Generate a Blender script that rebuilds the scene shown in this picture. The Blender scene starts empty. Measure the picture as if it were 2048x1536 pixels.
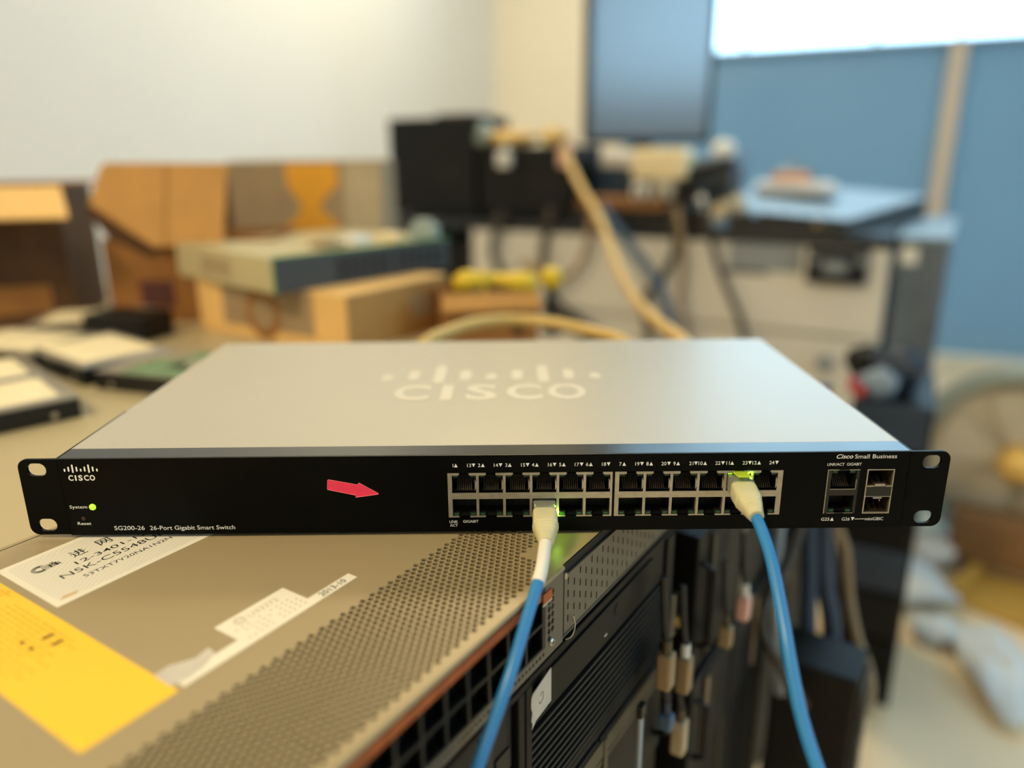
import bpy, bmesh, math, random
from mathutils import Vector, Matrix
from mathutils.geometry import tessellate_polygon

random.seed(7)
S = 0.001                      # everything below is measured in millimetres
PI = math.pi
scene = bpy.context.scene
COL = scene.collection

# ------------------------------------------------------------------ camera
cam = bpy.data.cameras.new('camera')
camo = bpy.data.objects.new('camera', cam)
COL.objects.link(camo)
scene.camera = camo
cam.sensor_fit = 'HORIZONTAL'
cam.sensor_width = 36.0
cam.lens = 1525.16 / 2048 * 36.0
cam.clip_start, cam.clip_end = 0.01, 60
camo.location = (13.648 * S, -364.83 * S, 193.13 * S)
camo.rotation_euler = (math.radians(73.0059), math.radians(0.4649), math.radians(-0.2663))
cam.dof.use_dof = True
cam.dof.focus_distance = 0.397
cam.dof.aperture_fstop = 2.25

# ------------------------------------------------------------------ world, view
world = bpy.data.worlds.new('sky')
scene.world = world
world.use_nodes = True
wn = world.node_tree
bg = wn.nodes['Background']
bg.inputs['Color'].default_value = (0.50, 0.78, 1.0, 1)
bg.inputs['Strength'].default_value = 5.2
scene.view_settings.view_transform = 'Standard'
scene.view_settings.look = 'None'
scene.view_settings.gamma = 1
scene.view_settings.use_curve_mapping = False
scene.view_settings.exposure = 0.0

# ------------------------------------------------------------------ room frame
A_ROOM = math.radians(-24.5)
K = Vector((-60, 4268, 0))                                   # the far room corner
EW = Vector((math.cos(A_ROOM), math.sin(A_ROOM), 0))         # along the window wall
EN = Vector((math.sin(A_ROOM), -math.cos(A_ROOM), 0))        # from the window wall into the room
FLOOR, CEIL = -786, 1960
ROOM_M = Matrix.Translation(K) @ Matrix.Rotation(A_ROOM, 4, 'Z')   # local x along window wall, local -y into room

def area(name, loc, size, power, col, aim=None, shape='SQUARE', size_y=None):
    l = bpy.data.lights.new(name, 'AREA')
    l.shape = shape
    l.size = size * S
    if size_y: l.size_y = size_y * S
    l.energy = power
    l.color = col
    o = bpy.data.objects.new(name, l)
    COL.objects.link(o)
    o.location = Vector(loc) * S
    if aim is not None:
        o.rotation_euler = (Vector(aim) - Vector(loc)).to_track_quat('-Z', 'Y').to_euler()
    return o

WARM = (1.0, 0.80, 0.50)
LAMPS = [((0, 2450, CEIL - 45), 33), ((-1250, -950, CEIL - 45), 57)]
for i, (p, w) in enumerate(LAMPS):
    area('ceiling_lamp_light', p, 560, w, WARM, (p[0], p[1], 0))

# a portal in the window opening, so that the sky's light is sampled well
pl = bpy.data.lights.new('window_portal', 'AREA')
pl.shape = 'RECTANGLE'; pl.size = 3.4; pl.size_y = 1.26
pl.cycles.is_portal = True
plo = bpy.data.objects.new('window_portal', pl); COL.objects.link(plo)
_p = K + EW * 2500 - EN * 30 + Vector((0, 0, 1290))
plo.location = _p * S
plo.rotation_euler = EN.to_track_quat('-Z', 'Y').to_euler()
pl2 = pl.copy(); pl2.size = 3.6
plo2 = bpy.data.objects.new('window_portal', pl2); COL.objects.link(plo2)
plo2.location = (K + EW * 5300 + EN * 3200 + Vector((0, 0, 1290))) * S
plo2.rotation_euler = (-EW).to_track_quat('-Z', 'Y').to_euler()

# ------------------------------------------------------------------ materials
def lin(c):
    out = []
    for v in c[:3]:
        v = v / 255.0
        out.append(v / 12.92 if v <= 0.04045 else ((v + 0.055) / 1.055) ** 2.4)
    return tuple(out) + (1.0,)

MATS = {}
def mat(name, col, rough=0.5, metal=0.0, var=0.08, scale=12.0, bump=0.0, spec=0.5, emit=0.0, trans=0.0, coat=0.0, bscale=None, detail=3, col2=None, stretch=None):
    if name in MATS: return MATS[name]
    m = bpy.data.materials.new(name)
    m.use_nodes = True
    nt = m.node_tree
    b = nt.nodes['Principled BSDF']
    tc = nt.nodes.new('ShaderNodeTexCoord')
    nz = nt.nodes.new('ShaderNodeTexNoise')
    nz.inputs['Scale'].default_value = scale
    nz.inputs['Detail'].default_value = detail
    src = tc.outputs['Object']
    if stretch:
        mp = nt.nodes.new('ShaderNodeMapping'); mp.inputs['Scale'].default_value = stretch
        nt.links.new(src, mp.inputs['Vector']); src = mp.outputs['Vector']
    nt.links.new(src, nz.inputs['Vector'])
    cr = nt.nodes.new('ShaderNodeValToRGB')
    c = lin(col)
    c2 = lin(col2) if col2 else tuple(max(0, x * (1 - 2 * var)) for x in c[:3]) + (1,)
    cr.color_ramp.elements[0].position = 0.3; cr.color_ramp.elements[0].color = c2
    cr.color_ramp.elements[1].position = 0.7; cr.color_ramp.elements[1].color = c
    nt.links.new(nz.outputs['Fac'], cr.inputs['Fac'])
    nt.links.new(cr.outputs['Color'], b.inputs['Base Color'])
    b.inputs['Roughness'].default_value = rough
    b.inputs['Metallic'].default_value = metal
    b.inputs['Specular IOR Level'].default_value = spec
    b.inputs['Transmission Weight'].default_value = trans
    b.inputs['Coat Weight'].default_value = coat
    if emit:
        b.inputs['Emission Color'].default_value = c
        b.inputs['Emission Strength'].default_value = emit
    if bump:
        n2 = nt.nodes.new('ShaderNodeTexNoise'); n2.inputs['Scale'].default_value = bscale or scale * 8
        nt.links.new(src, n2.inputs['Vector'])
        bp = nt.nodes.new('ShaderNodeBump'); bp.inputs['Strength'].default_value = bump; bp.inputs['Distance'].default_value = 0.001
        nt.links.new(n2.outputs['Fac'], bp.inputs['Height'])
        nt.links.new(bp.outputs['Normal'], b.inputs['Normal'])
    MATS[name] = m
    return m

def wave_mat(name, col, colb, scale, rough=0.6, thick=0.5, direction='X'):
    """paper with fine wavy guilloche rings printed on it"""
    m = mat(name, col, rough, var=0.03)
    nt = m.node_tree; b = nt.nodes['Principled BSDF']
    tc = [n for n in nt.nodes if n.type == 'TEX_COORD'][0]
    wv = nt.nodes.new('ShaderNodeTexWave'); wv.wave_type = 'RINGS'; wv.rings_direction = 'Z'
    wv.inputs['Scale'].default_value = scale; wv.inputs['Distortion'].default_value = 6; wv.inputs['Detail'].default_value = 1; wv.inputs['Detail Scale'].default_value = 0.6
    nt.links.new(tc.outputs['Object'], wv.inputs['Vector'])
    cr = nt.nodes.new('ShaderNodeValToRGB')
    cr.color_ramp.elements[0].position = 0.05; cr.color_ramp.elements[0].color = lin(colb)
    cr.color_ramp.elements[1].position = 0.35; cr.color_ramp.elements[1].color = lin(col)
    nt.links.new(wv.outputs['Fac'], cr.inputs['Fac'])
    nt.links.new(cr.outputs['Color'], b.inputs['Base Color'])
    return m

M_BLACK = mat('black_powder_coat', (4, 5, 6), 0.36, var=0.1, scale=60, bump=0.05, bscale=2500, spec=0.08)
M_BEZTOP = mat('black_satin_bezel', (14, 14, 15), 0.2, var=0.1, scale=40, bump=0.02, bscale=1500, spec=0.6)
M_COVER = mat('grey_painted_cover', (170, 163, 146), 0.33, var=0.015, scale=9, bump=0.02, bscale=3000, spec=0.75)
M_STEEL = mat('brushed_steel', (178, 174, 165), 0.32, 0.95, var=0.06, scale=80)
M_TIN = mat('tinned_port_shield', (176, 170, 156), 0.42, 0.75, var=0.10, scale=220)
M_DARK = mat('dark_plastic', (8, 9, 9), 0.5, var=0.1)
M_VOID = mat('inner_black', (5, 5, 6), 0.7, var=0.1)
M_GOLD = mat('gold_contact', (58, 46, 28), 0.5, 0.4, var=0.05)
M_WHITEINK = mat('white_ink', (226, 226, 222), 0.6, var=0.02)
M_PALEINK = mat('pale_top_ink', (200, 192, 174), 0.45, var=0.02)
M_BLACKINK = mat('black_ink', (20, 20, 20), 0.6, var=0.02)
M_GREYINK = mat('faded_grey_ink', (186, 176, 150), 0.7, var=0.1)
M_REDSTK = mat('red_sticker', (236, 50, 88), 0.55, var=0.06, scale=300)
M_REDEDGE = mat('red_sticker_edge', (240, 120, 120), 0.55)
M_LED = mat('green_led_lit', (150, 255, 40), 0.3, emit=1.4)
M_LED2 = mat('green_port_led_lit', (170, 245, 30), 0.3, emit=0.9)
M_LEDOFF = mat('green_led_unlit', (22, 84, 48), 0.25, var=0.1)
M_BOOT = mat('clear_cream_boot', (232, 224, 178), 0.28, var=0.06, scale=90, trans=0.25, spec=0.6)
M_CLEAR = mat('clear_plug', (222, 224, 205), 0.12, trans=0.75, var=0.02)
M_LITTAB = mat('led_lit_latch', (205, 225, 60), 0.25, trans=0.2, var=0.1, emit=0.12)  # clear latch; the green port light shining on it is coloured in
M_BLUE = mat('blue_cable_jacket', (42, 124, 188), 0.36, var=0.03, scale=15, spec=0.5)
M_SLEEVE = mat('white_cable_sleeve', (226, 222, 210), 0.45, var=0.03)
M_NEXTOP = mat('tan_grey_metal', (160, 142, 106), 0.42, 0.1, var=0.03, scale=6, spec=0.5, bump=0.02, bscale=2500)
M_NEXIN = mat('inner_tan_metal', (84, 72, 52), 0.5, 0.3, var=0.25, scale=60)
M_NEXFACE = mat('grey_face_metal', (104, 98, 88), 0.45, 0.4, var=0.05, scale=30)
M_DARKFACE = mat('dark_port_face', (20, 20, 19), 0.5, 0.2, var=0.2, scale=60)
M_SLOT = mat('grey_slotted_metal', (112, 104, 90), 0.5, 0.3, var=0.06, scale=20)
M_ORANGE = mat('orange_strip', (176, 84, 26), 0.5, var=0.2, scale=120)
M_YELLOW = mat('yellow_label', (240, 190, 42), 0.45, var=0.02, scale=20)
M_YELINK = mat('brown_yellow_ink', (226, 176, 40), 0.6)
M_PAPER = mat('white_label_paper', (226, 217, 196), 0.6, var=0.02)
M_GUIL = wave_mat('guilloche_paper', (216, 209, 192), (208, 201, 182), 150)
M_SILTAPE = mat('silver_label', (214, 204, 188), 0.35, 0.3, var=0.08, scale=70)
M_TORN = mat('torn_paper', (196, 186, 170), 0.7, var=0.08, scale=60)
M_SRV = mat('server_black', (9, 9, 9), 0.5, var=0.1, scale=30, spec=0.18)
M_SRV2 = mat('server_navy_black', (9, 11, 16), 0.5, var=0.12, scale=30, spec=0.25)
M_SLAT = mat('server_slat', (25, 26, 25), 0.45, var=0.08, spec=0.25)
M_BROWNTRIM = mat('brown_trim', (78, 68, 48), 0.5, var=0.2, scale=30)
M_TABLE = mat('beige_table_top', (182, 168, 132), 0.32, var=0.03, scale=5, spec=0.55)
M_WALL = mat('white_wall_paint', (224, 222, 216), 0.85, var=0.012, scale=3, bump=0.03, bscale=300)
M_CREAM = mat('cream_wall_paint', (228, 221, 204), 0.85, var=0.012, scale=3)
M_CEIL = mat('ceiling_paint', (230, 228, 222), 0.9, var=0.01)
M_FLOOR = mat('beige_floor', (236, 214, 176), 0.4, var=0.06, scale=4)
M_CARD = mat('cardboard', (184, 136, 72), 0.8, var=0.08, scale=20, bump=0.06)
M_CARDL = mat('pale_cardboard', (222, 180, 112), 0.8, var=0.05, scale=20)
M_CARDD = mat('brown_cardboard', (142, 94, 40), 0.8, var=0.12, scale=20)
M_CARDDD = mat('dark_brown_cardboard', (84, 54, 22), 0.85, var=0.25, scale=14)
M_CARDG = mat('grey_brown_cardboard', (152, 130, 98), 0.8, var=0.08, scale=20)
M_CARDG2 = mat('pale_grey_cardboard', (178, 160, 128), 0.8, var=0.08, scale=20)
M_OTAPE = mat('orange_print', (214, 150, 30), 0.6, var=0.06)
M_DRED = mat('dark_red_print', (74, 26, 22), 0.6, var=0.1)
M_BEIGEMET = mat('beige_metal', (188, 178, 140), 0.4, 0.2, var=0.04)
M_DGREY = mat('dark_grey_front', (62, 68, 72), 0.45, var=0.08)
M_GREEN = mat('green_edge', (60, 140, 64), 0.5)
M_PCB = mat('green_circuit_board', (116, 146, 112), 0.4, var=0.25, scale=70, col2=(86, 120, 84))
M_HDDLBL = mat('drive_label', (236, 222, 184), 0.45, var=0.05, scale=30)
M_HDDMET = mat('drive_metal', (180, 172, 156), 0.35, 0.6, var=0.05)
M_PCBLK = mat('pc_black', (13, 13, 13), 0.5, var=0.15, scale=16, spec=0.25)
M_SCREEN = mat('dark_glossy_screen', (26, 40, 58), 0.3, var=0.05, spec=1.0, coat=1.0)
M_SCREEN.node_tree.nodes['Principled BSDF'].inputs['Coat Roughness'].default_value = 0.2
M_SCREEN.node_tree.nodes['Principled BSDF'].inputs['Coat IOR'].default_value = 2.0
M_BEZEL = mat('monitor_bezel', (20, 24, 28), 0.4)
M_DESKTOP = mat('black_desk_top', (24, 30, 38), 0.28, var=0.06, spec=0.6)
M_DESK = mat('cream_desk_panel', (216, 213, 204), 0.5, var=0.04, scale=6)
M_DESKSIDE = mat('slate_side_panel', (98, 110, 122), 0.55, var=0.2, scale=8)
M_PLATE = mat('grey_plate', (140, 148, 154), 0.5, var=0.1, scale=30)
M_PALE = mat('pale_plastic', (222, 220, 212), 0.45, var=0.04)
M_CREAMPL = mat('cream_plastic', (232, 214, 170), 0.5, var=0.05)
M_YCABLE = mat('yellow_beige_cable', (204, 170, 96), 0.5, var=0.05)
M_YBRIGHT = mat('bright_yellow_plastic', (222, 190, 40), 0.5, var=0.1)
M_PINK = mat('pink_plastic', (226, 178, 164), 0.5)
M_TEAL = mat('dark_teal_plastic', (20, 52, 78), 0.5, var=0.1)
M_BGBLUE = mat('dull_blue_cable', (66, 92, 120), 0.5)
M_DCABLE = mat('dark_brown_cable', (62, 54, 44), 0.6)
M_BCABLE = mat('beige_cable', (150, 126, 92), 0.6)
M_NCABLE = mat('navy_cable', (34, 52, 74), 0.5, var=0.1)
M_BLKCABLE = mat('black_cable', (18, 20, 22), 0.5)
M_SHEET = mat('white_sheet', (226, 226, 226), 0.6, var=0.03)
M_ORPAPER = mat('orange_packet', (214, 140, 60), 0.6)
M_TRAY = mat('pale_tray_metal', (122, 136, 146), 0.4, 0.1, var=0.04)
M_FANPALE = mat('pale_beige_plastic', (192, 184, 164), 0.5, var=0.05)
M_FANGREY = mat('grey_green_plastic', (146, 160, 154), 0.5, var=0.05)
M_BRASS = mat('brass_dome', (238, 196, 110), 0.4, 0.3, var=0.05)
M_BROWN = mat('brown_wood', (134, 98, 60), 0.55, var=0.15, scale=10)
M_GOLDCARD = mat('golden_cardboard', (196, 152, 66), 0.75, var=0.06)
M_BAG = mat('white_plastic_bag', (206, 216, 224), 0.35, var=0.06, scale=10)
M_RED = mat('red_plug', (170, 30, 40), 0.45)
M_BLUEGREY = mat('blue_grey_plastic', (120, 142, 164), 0.45, var=0.1)
M_LAMP = mat('lamp_diffuser', (255, 226, 170), 0.5, emit=4.0)
M_MULL = mat('pale_mullion', (206, 190, 172), 0.5, 0.1, var=0.03)
M_FRAME = mat('window_frame_metal', (150, 170, 186), 0.5, 0.3, var=0.03)

def glass_mat():
    m = bpy.data.materials.new('window_glass'); m.use_nodes = True
    nt = m.node_tree
    for n in list(nt.nodes): nt.nodes.remove(n)
    out = nt.nodes.new('ShaderNodeOutputMaterial')
    tr = nt.nodes.new('ShaderNodeBsdfTransparent'); tr.inputs['Color'].default_value = (0.95, 0.97, 0.97, 1)
    gl = nt.nodes.new('ShaderNodeBsdfGlossy'); gl.inputs['Roughness'].default_value = 0.02
    lw = nt.nodes.new('ShaderNodeLayerWeight'); lw.inputs['Blend'].default_value = 0.15
    mx = nt.nodes.new('ShaderNodeMixShader')
    nt.links.new(lw.outputs['Fresnel'], mx.inputs['Fac']); nt.links.new(tr.outputs[0], mx.inputs[1]); nt.links.new(gl.outputs[0], mx.inputs[2])
    nt.links.new(mx.outputs[0], out.inputs['Surface'])
    return m
M_GLASS = glass_mat()

def film_mat():
    """frosted blue film on the lower glazing: lets a little of the sky through"""
    m = bpy.data.materials.new('frosted_blue_film'); m.use_nodes = True
    nt = m.node_tree
    for n in list(nt.nodes): nt.nodes.remove(n)
    out = nt.nodes.new('ShaderNodeOutputMaterial')
    tc = nt.nodes.new('ShaderNodeTexCoord'); nz = nt.nodes.new('ShaderNodeTexNoise'); nz.inputs['Scale'].default_value = 1.4
    nt.links.new(tc.outputs['Object'], nz.inputs['Vector'])
    cr = nt.nodes.new('ShaderNodeValToRGB')
    cr.color_ramp.elements[0].color = (0.20, 0.29, 0.34, 1); cr.color_ramp.elements[1].color = (0.24, 0.34, 0.39, 1)
    nt.links.new(nz.outputs['Fac'], cr.inputs['Fac'])
    tl = nt.nodes.new('ShaderNodeBsdfTranslucent'); df = nt.nodes.new('ShaderNodeBsdfPrincipled')
    nt.links.new(cr.outputs['Color'], tl.inputs['Color'])
    df.inputs['Base Color'].default_value = (0.30, 0.44, 0.52, 1); df.inputs['Roughness'].default_value = 0.35
    mx = nt.nodes.new('ShaderNodeMixShader'); mx.inputs['Fac'].default_value = 0.45
    nt.links.new(tl.outputs[0], mx.inputs[1]); nt.links.new(df.outputs[0], mx.inputs[2])
    nt.links.new(mx.outputs[0], out.inputs['Surface'])
    return m
M_FILM = film_mat()

# ------------------------------------------------------------------ mesh helpers
_TXT = {}
def glyphs(s, bold=0.0, shear=0.0):
    key = (s, bold, shear)
    if key in _TXT: return _TXT[key]
    cu = bpy.data.curves.new('t', 'FONT')
    cu.body = s; cu.size = 1.0; cu.offset = bold; cu.shear = shear; cu.resolution_u = 3
    ob = bpy.data.objects.new('t', cu)
    me = bpy.data.meshes.new_from_object(ob)
    v = [(p.co.x, p.co.y) for p in me.vertices]
    f = [tuple(p.vertices) for p in me.polygons]
    bpy.data.objects.remove(ob); bpy.data.curves.remove(cu); bpy.data.meshes.remove(me)
    _TXT[key] = (v, f)
    return v, f

def capsule(cx, cy, w, h, n=6):
    r = w / 2; pts = []
    for i in range(n + 1):
        a = PI * i / n; pts.append((cx + r * math.cos(a), cy + h / 2 - r + r * math.sin(a)))
    for i in range(n + 1):
        a = PI + PI * i / n; pts.append((cx + r * math.cos(a), cy - h / 2 + r + r * math.sin(a)))
    return pts

def rrect(x0, x1, y0, y1, r, n=5, rs=None):
    """rounded rectangle; rs = radii of (x1y1, x0y1, x0y0, x1y0)"""
    rs = rs or (r, r, r, r); pts = []
    cs = [(x1, y1, -1, -1, 0), (x0, y1, 1, -1, 90), (x0, y0, 1, 1, 180), (x1, y0, -1, 1, 270)]
    for (cx, cy, sx, sy, a0), rr in zip(cs, rs):
        if rr <= 0: pts.append((cx, cy)); continue
        for i in range(n + 1):
            a = math.radians(a0 + 90 * i / n)
            pts.append((cx + sx * rr + rr * math.cos(a), cy + sy * rr + rr * math.sin(a)))
    return pts

def ngon(cx, cy, r, n, a0=0.0, sy=1.0):
    return [(cx + r * math.cos(a0 + 2 * PI * i / n), cy + sy * r * math.sin(a0 + 2 * PI * i / n)) for i in range(n)]

def spline(pts, n=6):
    P = [Vector(p) for p in pts]
    if len(P) < 3: return P
    Q = [P[0] * 2 - P[1]] + P + [P[-1] * 2 - P[-2]]
    out = []
    for i in range(1, len(Q) - 2):
        a, b, c, d = Q[i - 1], Q[i], Q[i + 1], Q[i + 2]
        for k in range(n):
            t = k / n
            out.append(0.5 * ((2 * b) + (c - a) * t + (2 * a - 5 * b + 4 * c - d) * t * t + (3 * b - a - 3 * c + d) * t ** 3))
    out.append(P[-1])
    return out

class MB:
    def __init__(s, M=None):
        s.v, s.f, s.M = [], [], M
    def add(s, verts, faces, M=None):
        o = len(s.v); M = M or s.M
        for p in verts:
            p = Vector(p)
            s.v.append(M @ p if M is not None else p)
        s.f += [tuple(i + o for i in f) for f in faces]
        return s
    def box(s, x0, x1, y0, y1, z0, z1, M=None, skip=''):
        v = [(x0, y0, z0), (x1, y0, z0), (x1, y1, z0), (x0, y1, z0), (x0, y0, z1), (x1, y0, z1), (x1, y1, z1), (x0, y1, z1)]
        fs = {'b': (0, 3, 2, 1), 't': (4, 5, 6, 7), 'f': (0, 1, 5, 4), 'k': (2, 3, 7, 6), 'l': (3, 0, 4, 7), 'r': (1, 2, 6, 5)}
        return s.add(v, [f for k, f in fs.items() if k not in skip], M)
    def cavity(s, x0, x1, y0, y1, z0, z1):
        """five inner walls of a recess open at y0"""
        v = [(x0, y0, z0), (x1, y0, z0), (x1, y1, z0), (x0, y1, z0), (x0, y0, z1), (x1, y0, z1), (x1, y1, z1), (x0, y1, z1)]
        return s.add(v, [(0, 1, 2, 3), (4, 7, 6, 5), (3, 2, 6, 7), (0, 3, 7, 4), (1, 5, 6, 2)])
    def prism(s, loops, d0, d1, plane='xz', M=None, walls=True, back=True):
        mp = {'xz': lambda a, b, d: (a, d, b), 'xy': lambda a, b, d: (a, b, d), 'yz': lambda a, b, d: (d, a, b)}[plane]
        flat = [p for L in loops for p in L]
        tris = tessellate_polygon([[Vector((p[0], p[1], 0)) for p in L] for L in loops])
        n = len(flat)
        V = [mp(p[0], p[1], d0) for p in flat]
        F = [tuple(t) for t in tris]
        if d1 != d0:
            V += [mp(p[0], p[1], d1) for p in flat]
            if back: F += [tuple(i + n for i in reversed(t)) for t in tris]
            o = 0
            for L in loops:
                k = len(L)
                for i in range(k):
                    j = (i + 1) % k
                    F.append((o + i, o + j, o + j + n, o + i + n))
                o += k
        return s.add(V, F, M)
    def grid_plate(s, x0, x1, z0, z1, holes, y0, y1):
        xs = sorted({x0, x1, *[h[0] for h in holes], *[h[1] for h in holes]})
        zs = sorted({z0, z1, *[h[2] for h in holes], *[h[3] for h in holes]})
        idx = {}; V = []; F = []
        def vid(i, j, k):
            if (i, j, k) not in idx:
                idx[(i, j, k)] = len(V); V.append((xs[i], (y0, y1)[k], zs[j]))
            return idx[(i, j, k)]
        def solid(i, j):
            if not (0 <= i < len(xs) - 1 and 0 <= j < len(zs) - 1): return False
            cx, cz = (xs[i] + xs[i + 1]) / 2, (zs[j] + zs[j + 1]) / 2
            return not any(h[0] < cx < h[1] and h[2] < cz < h[3] for h in holes)
        for i in range(len(xs) - 1):
            for j in range(len(zs) - 1):
                if not solid(i, j): continue
                F.append((vid(i, j, 0), vid(i + 1, j, 0), vid(i + 1, j + 1, 0), vid(i, j + 1, 0)))
                F.append((vid(i, j, 1), vid(i, j + 1, 1), vid(i + 1, j + 1, 1), vid(i + 1, j, 1)))
                if not solid(i - 1, j): F.append((vid(i, j, 0), vid(i, j + 1, 0), vid(i, j + 1, 1), vid(i, j, 1)))
                if not solid(i + 1, j): F.append((vid(i + 1, j, 0), vid(i + 1, j, 1), vid(i + 1, j + 1, 1), vid(i + 1, j + 1, 0)))
                if not solid(i, j - 1): F.append((vid(i, j, 0), vid(i, j, 1), vid(i + 1, j, 1), vid(i + 1, j, 0)))
                if not solid(i, j + 1): F.append((vid(i, j + 1, 0), vid(i + 1, j + 1, 0), vid(i + 1, j + 1, 1), vid(i, j + 1, 1)))
        return s.add(V, F)
    def tube(s, pts, r, seg=10, caps=True, smooth=6, M=None):
        P = spline(pts, smooth) if smooth else [Vector(p) for p in pts]
        rs = r if callable(r) else (lambda t: r)
        T = []
        for i in range(len(P)):
            d = P[min(i + 1, len(P) - 1)] - P[max(i - 1, 0)]
            T.append(d.normalized())
        up = Vector((0, 0, 1)) if abs(T[0].z) < 0.9 else Vector((1, 0, 0))
        n = (up - T[0] * up.dot(T[0])).normalized()
        V, F = [], []
        for i, p in enumerate(P):
            n = (n - T[i] * n.dot(T[i])).normalized(); b = T[i].cross(n)
            rr = rs(i / max(1, len(P) - 1))
            for k in range(seg):
                a = 2 * PI * k / seg
                V.append(p + (n * math.cos(a) + b * math.sin(a)) * rr)
        for i in range(len(P) - 1):
            for k in range(seg):
                k2 = (k + 1) % seg
                F.append((i * seg + k, i * seg + k2, (i + 1) * seg + k2, (i + 1) * seg + k))
        if caps:
            F.append(tuple(range(seg - 1, -1, -1))); F.append(tuple((len(P) - 1) * seg + k for k in range(seg)))
        return s.add(V, F, M)
    def loft(s, secs, seg=24, M=None):
        """secs: (centre, axis, half width, half height, squareness); width lies along x as far as the axis allows"""
        V, F = [], []
        for c, ax, w, h, q in secs:
            c = Vector(c); ax = Vector(ax).normalized()
            sx = (Vector((1, 0, 0)) - ax * ax.x).normalized(); sz = sx.cross(ax)
            if sz.z < 0: sz = -sz
            for k in range(seg):
                a = 2 * PI * k / seg; ca, sa = math.cos(a), math.sin(a)
                x = math.copysign(abs(ca) ** (2 / q), ca) * w; z = math.copysign(abs(sa) ** (2 / q), sa) * h
                V.append(c + sx * x + sz * z)
        n = len(secs)
        for i in range(n - 1):
            for k in range(seg):
                k2 = (k + 1) % seg
                F.append((i * seg + k, i * seg + k2, (i + 1) * seg + k2, (i + 1) * seg + k))
        F.append(tuple(range(seg))); F.append(tuple((n - 1) * seg + k for k in reversed(range(seg))))
        return s.add(V, F, M)
    def lathe(s, prof, seg=24, M=None):
        V, F = [], []
        for r, z in prof:
            for k in range(seg):
                a = 2 * PI * k / seg; V.append((r * math.cos(a), r * math.sin(a), z))
        for i in range(len(prof) - 1):
            for k in range(seg):
                k2 = (k + 1) % seg
                F.append((i * seg + k, i * seg + k2, (i + 1) * seg + k2, (i + 1) * seg + k))
        F.append(tuple(reversed(range(seg)))); F.append(tuple((len(prof) - 1) * seg + k for k in range(seg)))
        return s.add(V, F, M)
    def text(s, t, x, y, h, d, w=None, bold=0.0, shear=0.0, plane='xz', align='l', M=None):
        """flat print: cap height h, optional total width w, at depth d"""
        v, f = glyphs(t, bold, shear)
        if not v: return s
        cap = 0.73
        ref, _ = glyphs('H', 0, 0)
        if ref: cap = max(p[1] for p in ref)
        x0 = min(p[0] for p in v); x1 = max(p[0] for p in v)
        sy = h / cap; sx = (w / (x1 - x0)) if w else sy
        off = {'l': 0, 'c': -(x1 - x0) * sx / 2, 'r': -(x1 - x0) * sx}[align]
        mp = {'xz': lambda a, b: (a, d, b), 'xy': lambda a, b: (a, b, d)}[plane]
        return s.add([mp(x + off + (p[0] - x0) * sx, y + p[1] * sy) for p in v], f, M)
    def build(s, name, m, parent=None, loc=(0, 0, 0), rotz=0.0, bevel=0.0, smooth=False, recalc=True):
        me = bpy.data.meshes.new(name)
        me.from_pydata([tuple(p * S) for p in s.v], [], s.f)
        if recalc or bevel:
            bm = bmesh.new(); bm.from_mesh(me)
            if bevel: bmesh.ops.remove_doubles(bm, verts=bm.verts, dist=1e-6)
            if recalc: bmesh.ops.recalc_face_normals(bm, faces=bm.faces)
            bm.to_mesh(me); bm.free()
        me.materials.append(m)
        if smooth:
            for p in me.polygons: p.use_smooth = True
            me.set_sharp_from_angle(angle=math.radians(40))
        o = bpy.data.objects.new(name, me); COL.objects.link(o)
        o.location = Vector(loc) * S; o.rotation_euler = (0, 0, rotz)
        if parent is not None: o.parent = parent
        if bevel:
            b = o.modifiers.new('edge', 'BEVEL'); b.width = bevel * S; b.segments = 2; b.limit_method = 'ANGLE'; b.angle_limit = math.radians(50)
        return o

def tag(o, label=None, cat=None, group=None, kind=None):
    if label: o['label'] = label
    if cat: o['category'] = cat
    if group: o['group'] = group
    if kind: o['kind'] = kind
    return o
def thing(name, label, cat, loc=(0, 0, 0), rotz=0.0, group=None):
    o = bpy.data.objects.new(name, None); COL.objects.link(o)
    o.empty_display_size = 0.02
    o.location = Vector(loc) * S; o.rotation_euler = (0, 0, rotz)
    return tag(o, label, cat, group)
def copy_to(o, parent, loc=None):
    c = o.copy(); COL.objects.link(c); c.parent = parent
    if loc is not None: c.location = Vector(loc) * S
    return c
def dup(root, loc, rotz, label, group=None):
    r = root.copy(); COL.objects.link(r); r.location = Vector(loc) * S; r.rotation_euler = (0, 0, math.radians(rotz)); tag(r, label, None, group)
    for ch in list(root.children):
        c = ch.copy(); COL.objects.link(c); c.parent = r
        for g in ch.children:
            d = g.copy(); COL.objects.link(d); d.parent = c
    return r

# ================================================================== THE ROOM
def struct(name, mb, m, M=ROOM_M, parent=None):
    o = mb.build(name, m, parent)
    if parent is None:
        o.matrix_world = Matrix.Translation(M.to_translation() * S) @ M.to_3x3().to_4x4()
        tag(o, kind='structure')
    return o
RX, RY = 5200, 6600          # room size along the window wall and away from it (room local y is negative into the room)
struct('floor', MB().box(-150, RX + 150, -RY - 150, 150, FLOOR - 60, FLOOR), M_FLOOR)
struct('ceiling', MB().box(-150, RX + 150, -RY - 150, 150, CEIL, CEIL + 60), M_CEIL)
struct('wall_left', MB().box(-150, 0, -RY - 150, 150, FLOOR, CEIL), M_WALL)
W2A, W2B = -5000, -1400
struct('wall_right', MB().box(RX, RX + 150, -RY, W2A, FLOOR, CEIL).box(RX, RX + 150, W2B, 0, FLOOR, CEIL).box(RX, RX + 150, W2A, W2B, FLOOR, 658).box(RX, RX + 150, W2A, W2B, 1900, CEIL), M_WALL)
w2 = struct('window_2', MB().box(RX - 20, RX + 90, W2A, W2B, 642, 658), MATS['window_frame_metal'])
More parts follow.
